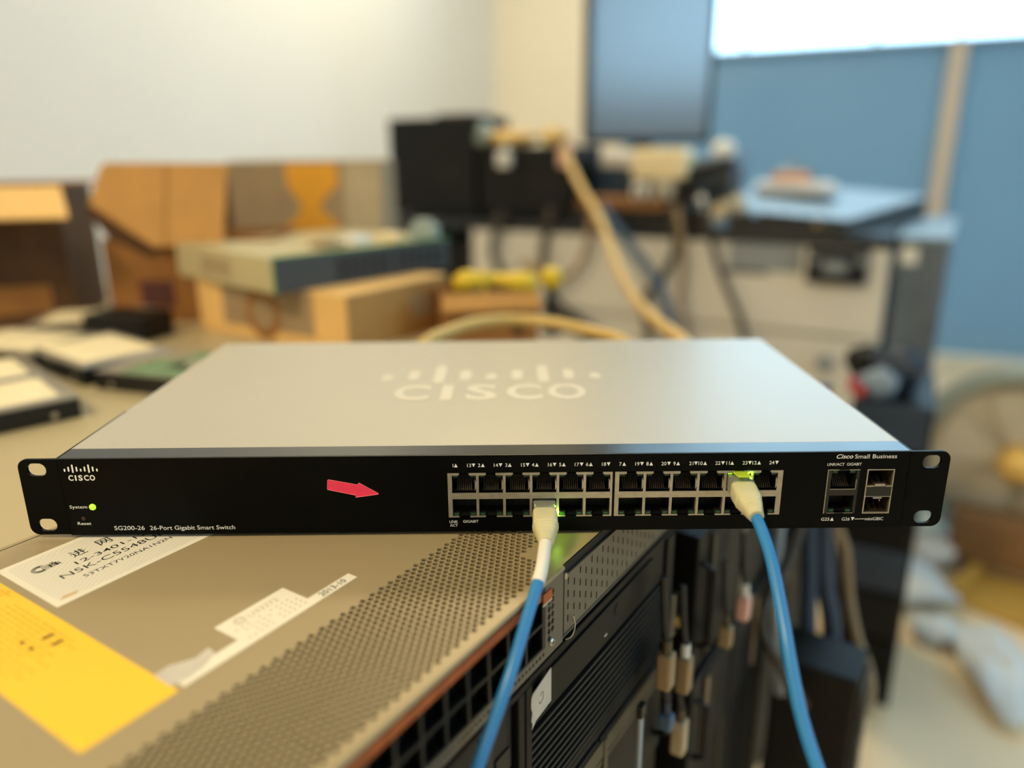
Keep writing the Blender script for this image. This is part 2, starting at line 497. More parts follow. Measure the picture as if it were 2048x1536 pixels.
MB().box(RX + 40, RX + 80, W2A, W2B, 1870, 1900).box(RX + 40, RX + 80, W2A, W2A + 30, 658, 1870).box(RX + 40, RX + 80, W2B - 30, W2B, 658, 1870).build('frame', M_FRAME, w2)
for k in range(4):
    a = W2A + 30 + k * 885
    MB().box(RX + 58, RX + 62, a + 8, a + 877, 658, 1870).build('pane', M_GLASS, w2)
    if k: MB().box(RX + 40, RX + 80, a - 8, a + 8, 658, 1870).build('mullion', M_FRAME, w2)
struct('wall_front', MB().box(0, RX + 150, -RY - 150, -RY, FLOOR, CEIL), M_WALL)
struct('baseboard_left', MB().box(0, 14, -RY, 0, FLOOR, FLOOR + 90), M_MULL)
WX0, WX1, SILL, WTOP = 760, 4300, 658, 1900
wb = MB()
wb.box(0, WX0, 0, 120, FLOOR, CEIL).box(WX1, RX + 150, 0, 150, FLOOR, CEIL)
wb.box(WX0, WX1, 0, 120, WTOP, CEIL)
wall_back = struct('wall_back', wb, M_CREAM)
win = struct('window_1', MB().box(WX0, WX1, -22, 70, SILL - 16, SILL), M_FRAME)
def wpart(name, mb, m): return mb.build(name, m, win)
MULL = (1359, 1952, 2296, 2900, 3500)
wpart('frame', MB().box(WX0, WX1, 20, 70, WTOP - 30, WTOP).box(WX0, WX0 + 30, 20, 70, SILL, WTOP - 30).box(WX1 - 30, WX1, 20, 70, SILL, WTOP - 30), M_FRAME)
cols = [WX0 + 30, *MULL, WX1 - 30]
for a, b in zip(cols[:-1], cols[1:]):
    wpart('pane', MB().box(a + 8, b - 8, 42, 46, SILL, WTOP - 30), M_GLASS)
for x in MULL:
    wpart('mullion', MB().box(x - 8, x + 8, 22, 68, SILL, WTOP - 30), M_FRAME)
# lower glazing under the sill: frosted blue panels between pale posts
low = [WX0, 2296 - 32, 2296 + 32, 3500 - 32, 3500 + 32, WX1]
for a, b in ((low[0], low[1]), (low[2], low[3]), (low[4], low[5])):
    wpart('frosted_panel', MB().box(a, b, 30, 34, FLOOR + 2, SILL - 16), M_FILM)
for x in (2296, 3500):
    wpart('post', MB().box(x - 32, x + 32, -18, 60, FLOOR + 2, SILL - 16), M_MULL)
for i, (p, w) in enumerate(LAMPS):
    t = thing('ceiling_light', ('square warm ceiling light panel over the boxes' if i == 0 else 'square warm ceiling light panel over the rack gear'), 'ceiling light', (p[0], p[1], CEIL - 40))
    MB().box(-320, 320, -320, 320, 8, 40).build('housing', M_PALE, t)
    MB().box(-300, 300, -300, 300, 2, 8).build('diffuser', M_LAMP, t)

# ================================================================== TABLE
A_N = math.radians(56.5)
NO = (38.8, -34.3)
M_N = Matrix.Translation((NO[0], NO[1], 0)) @ Matrix.Rotation(A_N, 4, 'Z')
t = thing('work_table', 'long beige table carrying hard drives and cartons', 'table', (NO[0], NO[1], FLOOR), A_N)
TT = -46 - FLOOR
MB().box(-560, 545, 262, 1320, TT - 28, TT).build('table_top', M_TABLE, t, bevel=2)
for x, y in ((-520, 300), (505, 300), (-520, 1280), (505, 1280)):
    MB().box(x - 22, x + 22, y - 22, y + 22, 0, TT - 28).build('leg', M_SRV, t)
MB().box(-498, 483, 1272, 1288, TT - 110, TT - 28).box(-528, -512, 322, 1258, TT - 110, TT - 28).box(497, 513, 322, 1258, TT - 110, TT - 28).build('apron', M_SRV, t)

# ================================================================== CORE SWITCH UNDERNEATH (tan metal, perforated top)
nx = thing('rack_chassis', 'tan metal rack chassis with honeycomb vent top under the black network switch', 'server', (NO[0], NO[1], -46), A_N)
XL, XR, YB, ZT = -290, 150, 256, 44
# perforated top: honeycomb cells, edge-on-edge
PX, PY = 3.1, 3.58
RO = PY / math.sqrt(3); RI = RO * 0.76
cells = []
ncol = int((19.5 - (XL + 12)) / PX)
for i in range(ncol):
    x = 18.6 - i * PX
    for j in range(16):
        y = 62.4 - j * PY - (PY / 2 if i % 2 else 0)
        if y < 5.5: continue
        if y < 23.5 and y > 14 and x > -2: continue
        if y <= 14 and x > -4: continue
        cells.append((x, y))
key = lambda p: (round(p[0], 2), round(p[1], 2))
edges = {}
top = MB()
for cx, cy in cells:
    o = ngon(cx, cy, RO, 6); i_ = ngon(cx, cy, RI, 6)
    V = [(p[0], p[1], ZT) for p in o + i_] + [(p[0], p[1], ZT - 1.2) for p in i_]
    F = []
    for k in range(6):
        k2 = (k + 1) % 6
        F.append((k, k2, 6 + k2, 6 + k)); F.append((6 + k, 6 + k2, 12 + k2, 12 + k))
        a, b = key(o[k]), key(o[k2])
        if (b, a) in edges: del edges[(b, a)]
        else: edges[(a, b)] = (o[k], o[k2])
    top.add(V, F)
nxt = {}
for (a, b), (pa, pb) in edges.items(): nxt.setdefault(a, []).append((b, pa))
loops = []
while nxt:
    a0 = next(iter(nxt)); a = a0; L = []
    while a in nxt:
        b, pa = nxt[a].pop()
        if not nxt[a]: del nxt[a]
        L.append(pa); a = b
        if a == a0: break
    loops.append(L)
loops = [L for L in loops if len(L) > 5]
SEAM = 252.5
top.prism([[(XL, 0.9), (1.6, 0.9), (1.6, 1.6), (XR, 1.6), (XR, SEAM), (XL, SEAM)]] + loops, ZT, ZT, 'xy')
top.box(XL, XR, SEAM + 0.9, YB, ZT - 1.2, ZT)
top.build('top_cover', M_NEXTOP, nx)
MB().tube([(XL, 1.4, ZT - 1.4), (1.6, 1.4, ZT - 1.4)], 1.4, 8, smooth=0).build('front_lip', M_NEXTOP, nx, smooth=True)
sh = MB()
sh.box(XL, XR, 2, YB, 0, 1.5).box(XL, XL + 1.5, 2, YB, 1.5, ZT - 1.3).box(XR - 1.5, XR, 2, YB, 1.5, ZT - 1.3).box(XL + 1.5, XR - 1.5, YB - 1.5, YB, 1.5, ZT - 1.3)
sh.build('shell', M_NEXFACE, nx)
inn = MB()
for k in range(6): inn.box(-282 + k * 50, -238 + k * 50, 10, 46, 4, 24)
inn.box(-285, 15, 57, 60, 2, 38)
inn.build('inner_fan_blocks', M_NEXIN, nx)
# front face, left part: cages, round vent row, hexagon vent strip, screw
holes = []
cage_pos = []
for k in range(18):
    x1 = -19.5 - 15 * k; x0 = x1 - 13.4
    for z0, z1 in ((9.5, 22), (23.5, 36)):
        holes.append([(x0, z0), (x1, z0), (x1, z1), (x0, z1)]); cage_pos.append((x0, z0))
for k in range(86): holes.append(ngon(-18.5 - 3.1 * k, 5.2, 1.05, 8))
for k in range(7): holes.append(ngon(-13.2, 35.8 - k * 4.1, 1.5, 6, 0, 1.25))
for k in range(6): holes.append(ngon(-9.9, 35.8 - k * 4.1, 1.5, 6, 0, 1.25))
MB().prism([[(XL, 8.2), (-16.6, 8.2), (-16.6, ZT - 1.5), (XL, ZT - 1.5)]] + holes[:36], 0.2, 1.6, 'xz').build('port_face', M_DARKFACE, nx)
MB().prism([[(XL, 1.5), (0.4, 1.5), (0.4, ZT - 1.5), (-16.6, ZT - 1.5), (-16.6, 8.2), (XL, 8.2)]] + holes[36:], 0.2, 1.6, 'xz').build('vented_frame', M_NEXFACE, nx)
cg = MB().cavity(0, 13.4, 1.6, 15, 0, 12.5)
cg.box(1.2, 4.2, 5.5, 6.3, 1, 6.5).box(5.6, 8.2, 5.5, 6.3, 2, 5).box(9.4, 12, 5.5, 6.3, 1, 7.5)
c0 = cg.build('port_cage', M_SRV, nx, (cage_pos[0][0], 0, cage_pos[0][1]))
for p in cage_pos[1:]: copy_to(c0, nx, (p[0], 0, p[1]))
scr = MB().lathe([(2.3, 0), (2.3, 0.5), (1.6, 1.1)], 14, Matrix.Translation((-10.8, 0.2, 8.0)) @ Matrix.Rotation(PI / 2, 4, 'X')).build('screw', M_STEEL, nx, smooth=True)
MB().box(-11.9, -9.7, -1.0, -0.85, 7.8, 8.2).box(-11.0, -10.6, -1.0, -0.85, 6.9, 9.1).build('screw_slot', M_DARK, scr)
MB().box(XL, -21.5, -0.35, 0.0, 36.6, 41.4).build('orange_label_strip', M_ORANGE, nx)
st = MB().box(-19.6, -11.2, -0.35, 0.0, 33.4, 38.8).build('orange_label_strip', M_ORANGE, nx)
MB().box(-19.6, -11.2, -0.35, 0.0, 32.6, 33.2).build('white_label_edge', M_PAPER, nx)
# front face, right part: slotted plate under a dark gap
slots = []
for i in range(22):
    x = 6.2 + 6.4 * i; k = 0
    while True:
        z = 33.2 - 7.2 * k - (3.5 if i % 2 else 0)
        if z < 6.5: break
        slots.append(capsule(x, z, 1.3, 4.4, 3)); k += 1
MB().prism([[(2.4, 4.5), (XR - 2, 4.5), (XR - 2, 37.2), (2.4, 37.2)]] + slots, 0.6, 1.6, 'xz').build('slotted_plate', M_SLOT, nx)
MB().box(1.8, XR - 1, 2.0, 3.0, 1.5, ZT - 1.3).build('dark_backing', M_VOID, nx)
MB().tube([(2.4, 0.0, 36.6), (2.4, 0.0, 40)], 0.9, 8, smooth=0).build('corner_pin', M_STEEL, nx)
MB().tube([(10, -0.6, 11.5), (10.4, -1.0, 8.5), (10.2, -1.6, 6), (8, -2, 3.4), (5, -2, 2.2), (0.5, -1.4, 3.2)], 0.35, 6).build('wire_latch', M_STEEL, nx)
# stickers on the top
ZS = ZT + 0.12
def sticker(name, mb, m, label=None):
    o = mb.build(name, m, nx)
    if label: o['label'] = label
    return o
ws = sticker('asset_label', MB().prism([rrect(-152.5, -58, 175.2, 232.3, 0.5, 2)], ZT, ZS, 'xy'), M_PAPER, 'white printed asset label with pale wavy security pattern')
MB().prism([rrect(-149.5, -61, 178.6, 229.4, 3, 4)], ZS, ZS + 0.03, 'xy').build('security_pattern', M_GUIL, ws)
tx = MB()
D = ZS + 0.07
tx.text('进', -124.6, 213.6, 5.6, D, 7.4, 0.006, plane='xy'); tx.text('网', -110.4, 214.4, 5.6, D, 6.8, 0.006, plane='xy')
tx.text('12-3401-12', -127.3, 205.2, 3.7, D, 37.5, 0.004, plane='xy')
tx.text('N5K-C5548UP', -138.2, 197.2, 4.6, D, 54.5, 0.0, plane='xy')
tx.text('53TXT7Y20NA1N2N', -131.6, 189.8, 3.0, D, 46.5, 0.002, plane='xy')
tx.build('printed_text', M_BLACKINK, ws)
cl = MB()
for r in (3.4, 2.75, 2.1):
    cl.tube([(-140 + r * 1.05 * math.cos(a), 216.2 + r * math.sin(a), D) for a in [math.radians(d) for d in range(60, 301, 20)]], 0.17, 4, smooth=0)
for k, (h, y) in enumerate(((6.6, 0), (6.6, 0), (5, 0), (5, 0), (4.6, 0), (5.4, 0.5), (5.4, 0.5), (4.2, 0), (3.4, 0))):
    cl.prism([[(-138.9 + k * 0.95, 213.2), (-138.5 + k * 0.95, 213.2), (-138.5 + k * 0.95, 213.2 + h), (-138.9 + k * 0.95, 213.2 + h)]], D, D, 'xy')
cl.prism([[(-130.8, 213.2), (-130.8, 213.8), (-134.2, 218.6), (-134.2, 217.2)]], D, D, 'xy').text('N', -135.6, 213.4, 3.6, D, plane='xy')
cl.build('printed_logo', M_BLACKINK, ws)
MB().prism([[(-149, 180), (-141.5, 179.2), (-139.5, 181.6), (-146, 182.4)]], ZS + 0.05, ZS + 0.05, 'xy').build('brown_stain', mat('brown_stain', (206, 176, 132), 0.7, var=0.1, scale=300), ws)
ys = sticker('yellow_label', MB().prism([rrect(-194.2, -156.4, 79, 228, 0.8, 2)], ZT, ZS, 'xy'), M_YELLOW, 'bright yellow notice label')
yi = MB()
for k in range(13):
    x = -159.5 - k * 2.4
    y0, y1 = (206, 212) if k == 0 else (150 + random.uniform(-14, 4), 196 + random.uniform(-6, 6))
    q = y1
    while q > y0:
        w = random.uniform(2, 6); yi.prism([[(x - 0.5, q - w), (x + 0.35, q - w), (x + 0.35, q), (x - 0.5, q)]], D, D, 'xy'); q -= w + random.uniform(0.8, 2)
yi.build('faded_print', M_YELINK, ys)
MB().prism([[(-168.2, 155.2), (-163.4, 155.2), (-163.4, 157.2), (-168.2, 157.2)]], D, D, 'xy').prism([[(-168.3, 147.6), (-163.6, 147.6), (-163.6, 149.6), (-168.3, 149.6)]], D, D, 'xy') \
    .prism([ngon(-174, 161, 1.2, 8), ], D, D, 'xy').prism([ngon(-174, 153.5, 1.2, 8)], D, D, 'xy').build('dark_print', mat('olive_ink', (96, 84, 30), 0.6), ys)
MB().tube([(-160, 214, D), (-157.5, 207, D), (-163, 207, D), (-160, 214, D)], 0.15, 4, smooth=0).build('warning_triangle', M_YELINK, ys)
ds = sticker('date_label', MB().prism([[(-154, 79.2), (-60.8, 79.2), (-60.8, 85.2), (-86.6, 85.2), (-86.6, 102), (-124, 102), (-124, 86.2), (-154, 86.2)]], ZT, ZS, 'xy'), M_PAPER, 'stepped cream date label')
dt = MB().text('2013-10', -81.6, 80.6, 3.4, D, 15.6, 0.006, plane='xy')
dt.build('printed_date', M_BLACKINK, ds)
dg = MB().text('U33272', -110.2, 95.2, 3.2, D, 16, plane='xy').text('C3', -116.4, 95.8, 2.6, D, 3.6, plane='xy')
dg.tube([(-114.6 + 2.6 * math.cos(a), 97 + 2.6 * math.sin(a), D) for a in [2 * PI * i / 16 for i in range(17)]], 0.18, 4, smooth=0)
for i in range(11):
    for j in range(4):
        if random.random() < 0.85: dg.prism([ngon(-120 + i * 3.05, 83.4 + j * 2.9, 0.62, 6)], D, D, 'xy')
dg.build('faded_print', M_GREYINK, ds)
sticker('silver_tape', MB().prism([[(-157, 84.4), (-151, 82.2), (-143, 83), (-134.5, 87), (-134, 92), (-141, 90.5), (-150, 95.5), (-156.5, 95)]], ZT, ZS + 0.12, 'xy'), M_SILTAPE, 'wrinkled torn silver tape')

# ================================================================== NETWORK SWITCH (main subject)
ns = thing('network_switch', 'black fronted network switch with grey top and two plugged cables', 'network switch', (0, 0, 0))
HW, DEP, H = 220.0, 246.5, 43.4
PA = [-11.0 + 13.97 * i for i in range(6)]
PB = [76.1 + 13.97 * i for i in range(6)]
BA = (-19.5, 66.3, 8.5, 33.5); BB = (67.6, 154.9, 8.5, 33.5)
BR = (178.2, 194.8, 8.6, 33.7); BS = (198.7, 212.9, 8.4, 33.6)
fp = MB().grid_plate(-HW, HW, 0, H, [BA, BB, BR, BS], 0, 1.4)
fp.build('front_panel', M_BLACK, ns)
MB().box(-HW, HW, 1.4, 14.2, H - 0.9, H).build('bezel_top', M_BEZTOP, ns)
MB().tube([(-HW, 0.45, H - 0.42), (HW, 0.45, H - 0.42)], 0.46, 10, smooth=0).build('front_edge_highlight', mat('worn_edge_highlight', (120, 114, 104), 0.3, 0.6, var=0.3, scale=120), ns, smooth=True)  # worn rounded edge, lightened to carry its highlight line
MB().box(-HW + 0.4, HW - 0.4, 1.4, DEP, 0, 1).box(-HW, -HW + 1, 14, DEP, 1, H - 1.1).box(HW - 1, HW, 14, DEP, 1, H - 1.1).box(-HW + 1, HW - 1, DEP - 1, DEP, 1, H - 1.1) \
    .box(-HW, -HW + 1, 1.4, 14, 1, H - 0.9).box(HW - 1, HW, 1.4, 14, 1, H - 0.9).build('chassis', M_BLACK, ns)
cv = MB().box(-HW, HW, 14.5, DEP + 0.6, H - 1.0, H - 0.1).box(-HW - 0.7, -HW - 0.05, 14.5, DEP + 0.6, 8, H - 0.1).box(HW + 0.05, HW + 0.7, 14.5, DEP + 0.6, 8, H - 0.1)
cv.build('top_cover', M_COVER, ns, bevel=0.35)
for x, y in ((-196, 40), (196, 40), (-196, 215), (196, 215)):
    MB().lathe([(7, -2.0), (7.6, -0.6), (7.6, 0)], 16, Matrix.Translation((x, y, 0))).build('rubber_foot', M_DARK, ns)
# big mark on the cover and the small one on the front
def brand_mark(cx, pitch, zs, ztall, bw, letters, plane, d):
    g = MB()
    hs = 'smtmsmtms'
    for i, c in enumerate(hs):
        lo, hi = zs[c]
        g.prism([capsule(cx + (i - 4) * pitch, (lo + hi) / 2, bw, hi - lo, 5)], d, d, plane)
    x0, x1, y0, h, b = letters
    # letters drawn as thick strokes, spaced as in the mark
    n = len('CISCO'); W = x1 - x0
    pos = ((0.00, 0.20), (0.295, 0.345), (0.42, 0.575), (0.605, 0.81), (0.80, 1.0))
    pos = ((0.0, 0.185), (0.245, 0.305), (0.375, 0.535), (0.585, 0.77), (0.80, 1.0))
    for ch, (a, e) in zip('CISCO', pos):
        g.text(ch, x0 + a * W, y0, h, d, (e - a) * W, b, plane=plane)
    return g
brand_mark(0.4, 18.0, {'s': (136.5, 150.5), 'm': (136, 160), 't': (129, 172)}, 0, 7.6, (-62, 62.8, 93.5, 29.5, 0.03), 'xy', H + 0.02).build('printed_logo', M_PALEINK, ns)
brand_mark(-208.75, 2.09, {'s': (36.4, 38.1), 'm': (36.4, 39.2), 't': (35.7, 40.4)}, 0, 0.85, (-215.9, -202.1, 31.45, 2.85, 0.03), 'xz', -0.05).build('printed_logo', M_WHITEINK, ns)
def ptext(s, x, z, h, w=None, bold=0.0, shear=0.0, align='l'):
    return MB().text(s, x, z, h, -0.05, w, bold, shear, align=align).build('printed_text', M_WHITEINK, ns)
ptext('System', -218.2, 15.5, 1.75, 9.2, 0.003)
ptext('Reset', -215.6, 5.9, 1.7, 7.1, 0.003)
ptext('SG200-26', -196.7, 2.7, 2.35, 16)
ptext('26-Port Gigabit Smart Switch', -177.9, 2.6, 2.35, 45)
ptext('Cisco', 181.8, 39.8, 2.25, 8.6, 0.012, 0.25)
ptext('Small Business', 191.3, 39.7, 2.25, 21.7, 0.0)
ptext('LINK', -19.2, 5.0, 1.5, 4.4); ptext('ACT', -19.0, 2.9, 1.5, 4.1); ptext('GIGABIT', -12.0, 5.1, 1.5, 8.1)
ptext('LINK/ACT', 177.5, 35.8, 1.5, 8.8); ptext('GIGABIT', 187.6, 35.8, 1.5, 7.6)
g = MB().text('G25', 177.7, 4.3, 1.75, -0.05, 4.3).text('G26', 188.6, 4.3, 1.75, -0.05, 4.2).text('miniGBIC', 200.8, 4.3, 1.75, -0.05, 9.8)
def tri(m, cx, cz, up, s=1.0):
    h = 1.0 * s
    m.prism([[(cx - 0.95 * s, cz - h), (cx + 0.95 * s, cz - h), (cx, cz + h)] if up else [(cx - 0.95 * s, cz + h), (cx, cz - h), (cx + 0.95 * s, cz + h)]], -0.05, -0.05, 'xz')
tri(g, 183.4, 5.2, True); tri(g, 194.3, 5.2, False)
g.prism([[(195.4, 5.0), (200.4, 5.0), (200.4, 5.3), (195.4, 5.3)]], -0.05, -0.05, 'xz')
g.build('printed_text', M_WHITEINK, ns)
for blk, first in ((PA, 1), (PB, 7)):
    for i, cx in enumerate(blk):
        n1, n2 = first + i, first + i + 12
        g = MB().text(str(n1), cx - 5.3, 36.9, 1.9, -0.05, None, 0.004, align='r').text(str(n2), cx + 3.9, 36.9, 1.9, -0.05, None, 0.004, align='r')
        tri(g, cx - 4.0, 37.85, True); tri(g, cx + 5.2, 37.85, False)
        g.build('port_numbers', M_WHITEINK, ns)
# mounting ears
for sgn, name in ((-1, 'mounting_ear'), (1, 'mounting_ear')):
    f = lambda L: [(sgn * x, z) for x, z in L]
    outer = rrect(220.4, 241.3, 0.2, H - 0.3, 4.5, 5, rs=(4.8, 0, 0, 4.8))
    hol = [rrect(226.9, 236.9, c - 3.65, c + 3.65, 3.6, 6) for c in (37.3, 5.75)]
    e = MB().prism([f(outer)] + [f(h) for h in hol], 0.4, 2.2, 'xz')
    e.box(sgn * 220.9 if sgn > 0 else -222.3, sgn * 222.3 if sgn > 0 else -220.9, 2.2, 78, 1.5, H - 0.6)
    e.build('mounting_ear', M_BLACK, ns, bevel=0.3)
# port blocks
def port_frame(blk, B):
    holes = []
    for cx in blk:
        holes += [(cx - 6.3, cx + 6.3, 22.3, 32.5), (cx - 2.5, cx + 2.5, 32.4, 33.6), (cx - 6.3, cx + 6.3, 9.1, 18.9), (cx - 2.9, cx + 2.9, 8.4, 9.2)]
    o = MB().grid_plate(B[0], B[1], 8.5, 33.5, holes, -0.4, 2.5).build('port_frame', M_TIN, ns)
    tabs = MB()
    for cx in blk:
        for sx in (-1, 1): tabs.box(cx + sx * 4.6 - 1.7, cx + sx * 4.6 + 1.7, -0.6, 1.5, 32.4, 33.2)
        tabs.prism([[(0.0, 0), (0.7, -2), (0.7, -5), (0, -6.4)]], -0.2, 0.4, 'xz', Matrix.Translation((cx + 6.3 - 0.7, 0, 30)))
    tabs.build('shield_tabs', M_TIN, o)
port_frame(PA, BA); port_frame(PB, BB)
pu = MB().cavity(-6.3, 6.3, 0.3, 12, 0, 10.2)
pu.box(-6.3, -3.2, 0.6, 3, 8.4, 10.2).box(3.2, 6.3, 0.6, 3, 8.4, 10.2).box(-5.4, 5.4, 3.0, 11, 0.0, 0.5)
pdn = MB().cavity(-6.3, 6.3, 0.3, 12, 0, 9.8)
pdn.box(-6.3, -2.9, 0.6, 3, 0, 1.9).box(2.9, 6.3, 0.6, 3, 0, 1.9)
pins_u = MB()
pins_d = MB()
for k in range(8):
    x = -3.57 + 1.02 * k
    pins_u.add([(x - 0.22, 2.6, 0.7), (x + 0.22, 2.6, 0.7), (x + 0.22, 6.5, 5.4), (x - 0.22, 6.5, 5.4), (x - 0.22, 2.6, 0.4), (x + 0.22, 2.6, 0.4)], [(0, 1, 2, 3), (4, 5, 1, 0)])
    pins_d.add([(x - 0.22, 3.6, 9.3), (x + 0.22, 3.6, 9.3), (x + 0.22, 7, 5.0), (x - 0.22, 7, 5.0)], [(0, 1, 2, 3)])
led = MB().box(-1.1, 1.1, 0, 0.5, 0, 0.9)
for bi, blk in enumerate((PA, PB)):
    for i, cx in enumerate(blk):
        for row in (0, 1):
            lit = (bi == 0 and i == 3 and row == 1) or (bi == 1 and i == 4 and row == 0)
            z = 22.3 if row == 0 else 9.1
            if bi == 0 and i == 0:
                if row == 0:
                    o = pu.build('port', M_DARK, ns, (cx, 0, z), recalc=False); PU = o
                    PN = pins_u.build('contact_pins', M_GOLD, o, recalc=False)
                    L1 = led.build('link_light', M_LEDOFF, o, (-4.5, 0.2, 9.1)); L2 = copy_to(L1, o, (4.5, 0.2, 9.1))
                    PUK = [PN, L1, L2]
                else:
                    o = pdn.build('port', M_DARK, ns, (cx, 0, z), recalc=False); PD = o
                    PDK = [pins_d.build('contact_pins', M_GOLD, o, recalc=False)]
                    for sx in (-1, 1): PDK.append(copy_to(L1, o, (sx * 4.5, 0.2, 0.4)))
                continue
            src, kids = (PU, PUK) if row == 0 else (PD, PDK)
            o = copy_to(src, ns, (cx, 0, z))
            for kd in kids:
                c = copy_to(kd, o)
                if lit and kd.name.startswith('link_light'):
                    c.data = c.data.copy(); c.data.materials[0] = M_LED2
# lit port lights glow: real little lamps beside the plugs
def glow(p, e):
    l = bpy.data.lights.new('port_light_glow', 'POINT'); l.energy = e; l.color = (0.45, 1.0, 0.05); l.shadow_soft_size = 0.0012
    o = bpy.data.objects.new('port_light_glow', l); COL.objects.link(o); o.location = Vector(p) * S; o.parent = ns
glow((37.6, -1.6, 10.4), 0.0045)
glow((138.2, -1.6, 31.6), 0.0008)
# uplink copper pair
ub = MB().grid_plate(BR[0], BR[1], BR[2], BR[3], [(180.3, 193.3, 22.8, 33.0), (180.3, 193.3, 9.1, 18.9)], -0.2, 2.0).build('uplink_block', M_DARK, ns)
MB().box(BR[0] - 0.1, BR[0] + 0.25, -0.45, 0, BR[2], BR[3]).box(BR[0], BR[0] + 5.6, -0.45, 0, BR[3] - 0.35, BR[3]).box(BR[1] - 5.6, BR[1], -0.45, 0, BR[3] - 0.35, BR[3]) \
    .box(180.2, 193.4, -0.35, 0, 22.4, 22.7).box(193.3, 193.6, -0.35, 0, 22.7, 28).box(180.0, 184, -0.35, 0, 8.7, 8.95).box(189, 193.6, -0.35, 0, 8.7, 8.95).build('shield_edge', M_TIN, ub)
for z, src, kids in ((22.8, PU, PUK), (9.1, PD, PDK)):
    o = copy_to(src, ns, (186.8, 0, z))
    for kd in kids: copy_to(kd, o)
# miniGBIC cages
sb = MB().grid_plate(BS[0], BS[1], BS[2], BS[3], [(199.3, 212.4, 24.3, 33.1), (199.3, 212.4, 8.9, 18.0)], -0.3, 1.0)
sb.build('fibre_cage_frame', M_TIN, ns)
MB().box(199.3, 212.4, -0.4, -0.3, 18.4, 23.9).build('cage_spacer', M_DARK, ns)
for z in (24.3, 8.9):
    o = MB().cavity(199.3, 212.4, 1.0, 30, z, z + 8.9).build('fibre_cage', mat('cage_steel', (128, 112, 84), 0.35, 0.8, var=0.3, scale=200), ns, recalc=False)
    m_ = MB()
    if z > 20: m_.box(203.3, 208.5, -0.8, 1.4, 24.5, 25.6).box(199.3, 202.4, -0.6, 0, 23.9, 24.5).box(209.3, 212.4, -0.6, 0, 23.9, 24.5)
    else: m_.box(203.2, 207.8, -0.8, 1.4, 17.2, 17.9).box(206.4, 206.8, -0.9, -0.3, 15.8, 16.8)
    m_.build('release_tab', M_STEEL, o)
    fi = MB()
    for k in range(4):
        fi.add([(200 + 3.1 * k, 2.5, z + 0.3), (201.6 + 3.1 * k, 2.5, z + 0.3), (203 + 3.1 * k, 9, z + 2.0), (201.4 + 3.1 * k, 9, z + 2.0)], [(0, 1, 2, 3)])
    fi.build('spring_finger', M_GOLD, o, recalc=False)
MB().lathe([(1.75, 0), (1.75, 0.4), (1.2, 0.8)], 18, Matrix.Translation((-206.1, 0, 16.3)) @ Matrix.Rotation(PI / 2, 4, 'X')).build('system_light', M_LED, ns, smooth=True)
rs_ = MB().tube([(-212.1 + 0.85 * math.cos(a), -0.1, 9.6 + 0.85 * math.sin(a)) for a in [2 * PI * i / 18 for i in range(19)]], 0.16, 5, smooth=0).build('reset_button', mat('red_brown_ring', (92, 46, 38), 0.5), ns)
MB().prism([ngon(-212.1, 9.6, 0.75, 14)], -0.06, -0.06, 'xz').build('button_hole', M_VOID, rs_)
ar = [(-81.2, 30.6), (-66.6, 27.6), (-65.7, 28.7), (-55.8, 22.5), (-56.2, 22.0), (-67.9, 20.4), (-67.8, 21.6), (-82.3, 25.0), (-82.3, 25.6), (-81.8, 30.3)]
aro = MB().prism([ar], -0.12, 0, 'xz').build('arrow_sticker', M_REDSTK, ns); aro['label'] = 'red arrow sticker pointing at the ports'
MB().tube([(x, -0.12, z) for x, z in ar + ar[:1]], 0.14, 4, smooth=0).build('sticker_edge', M_REDEDGE, aro)

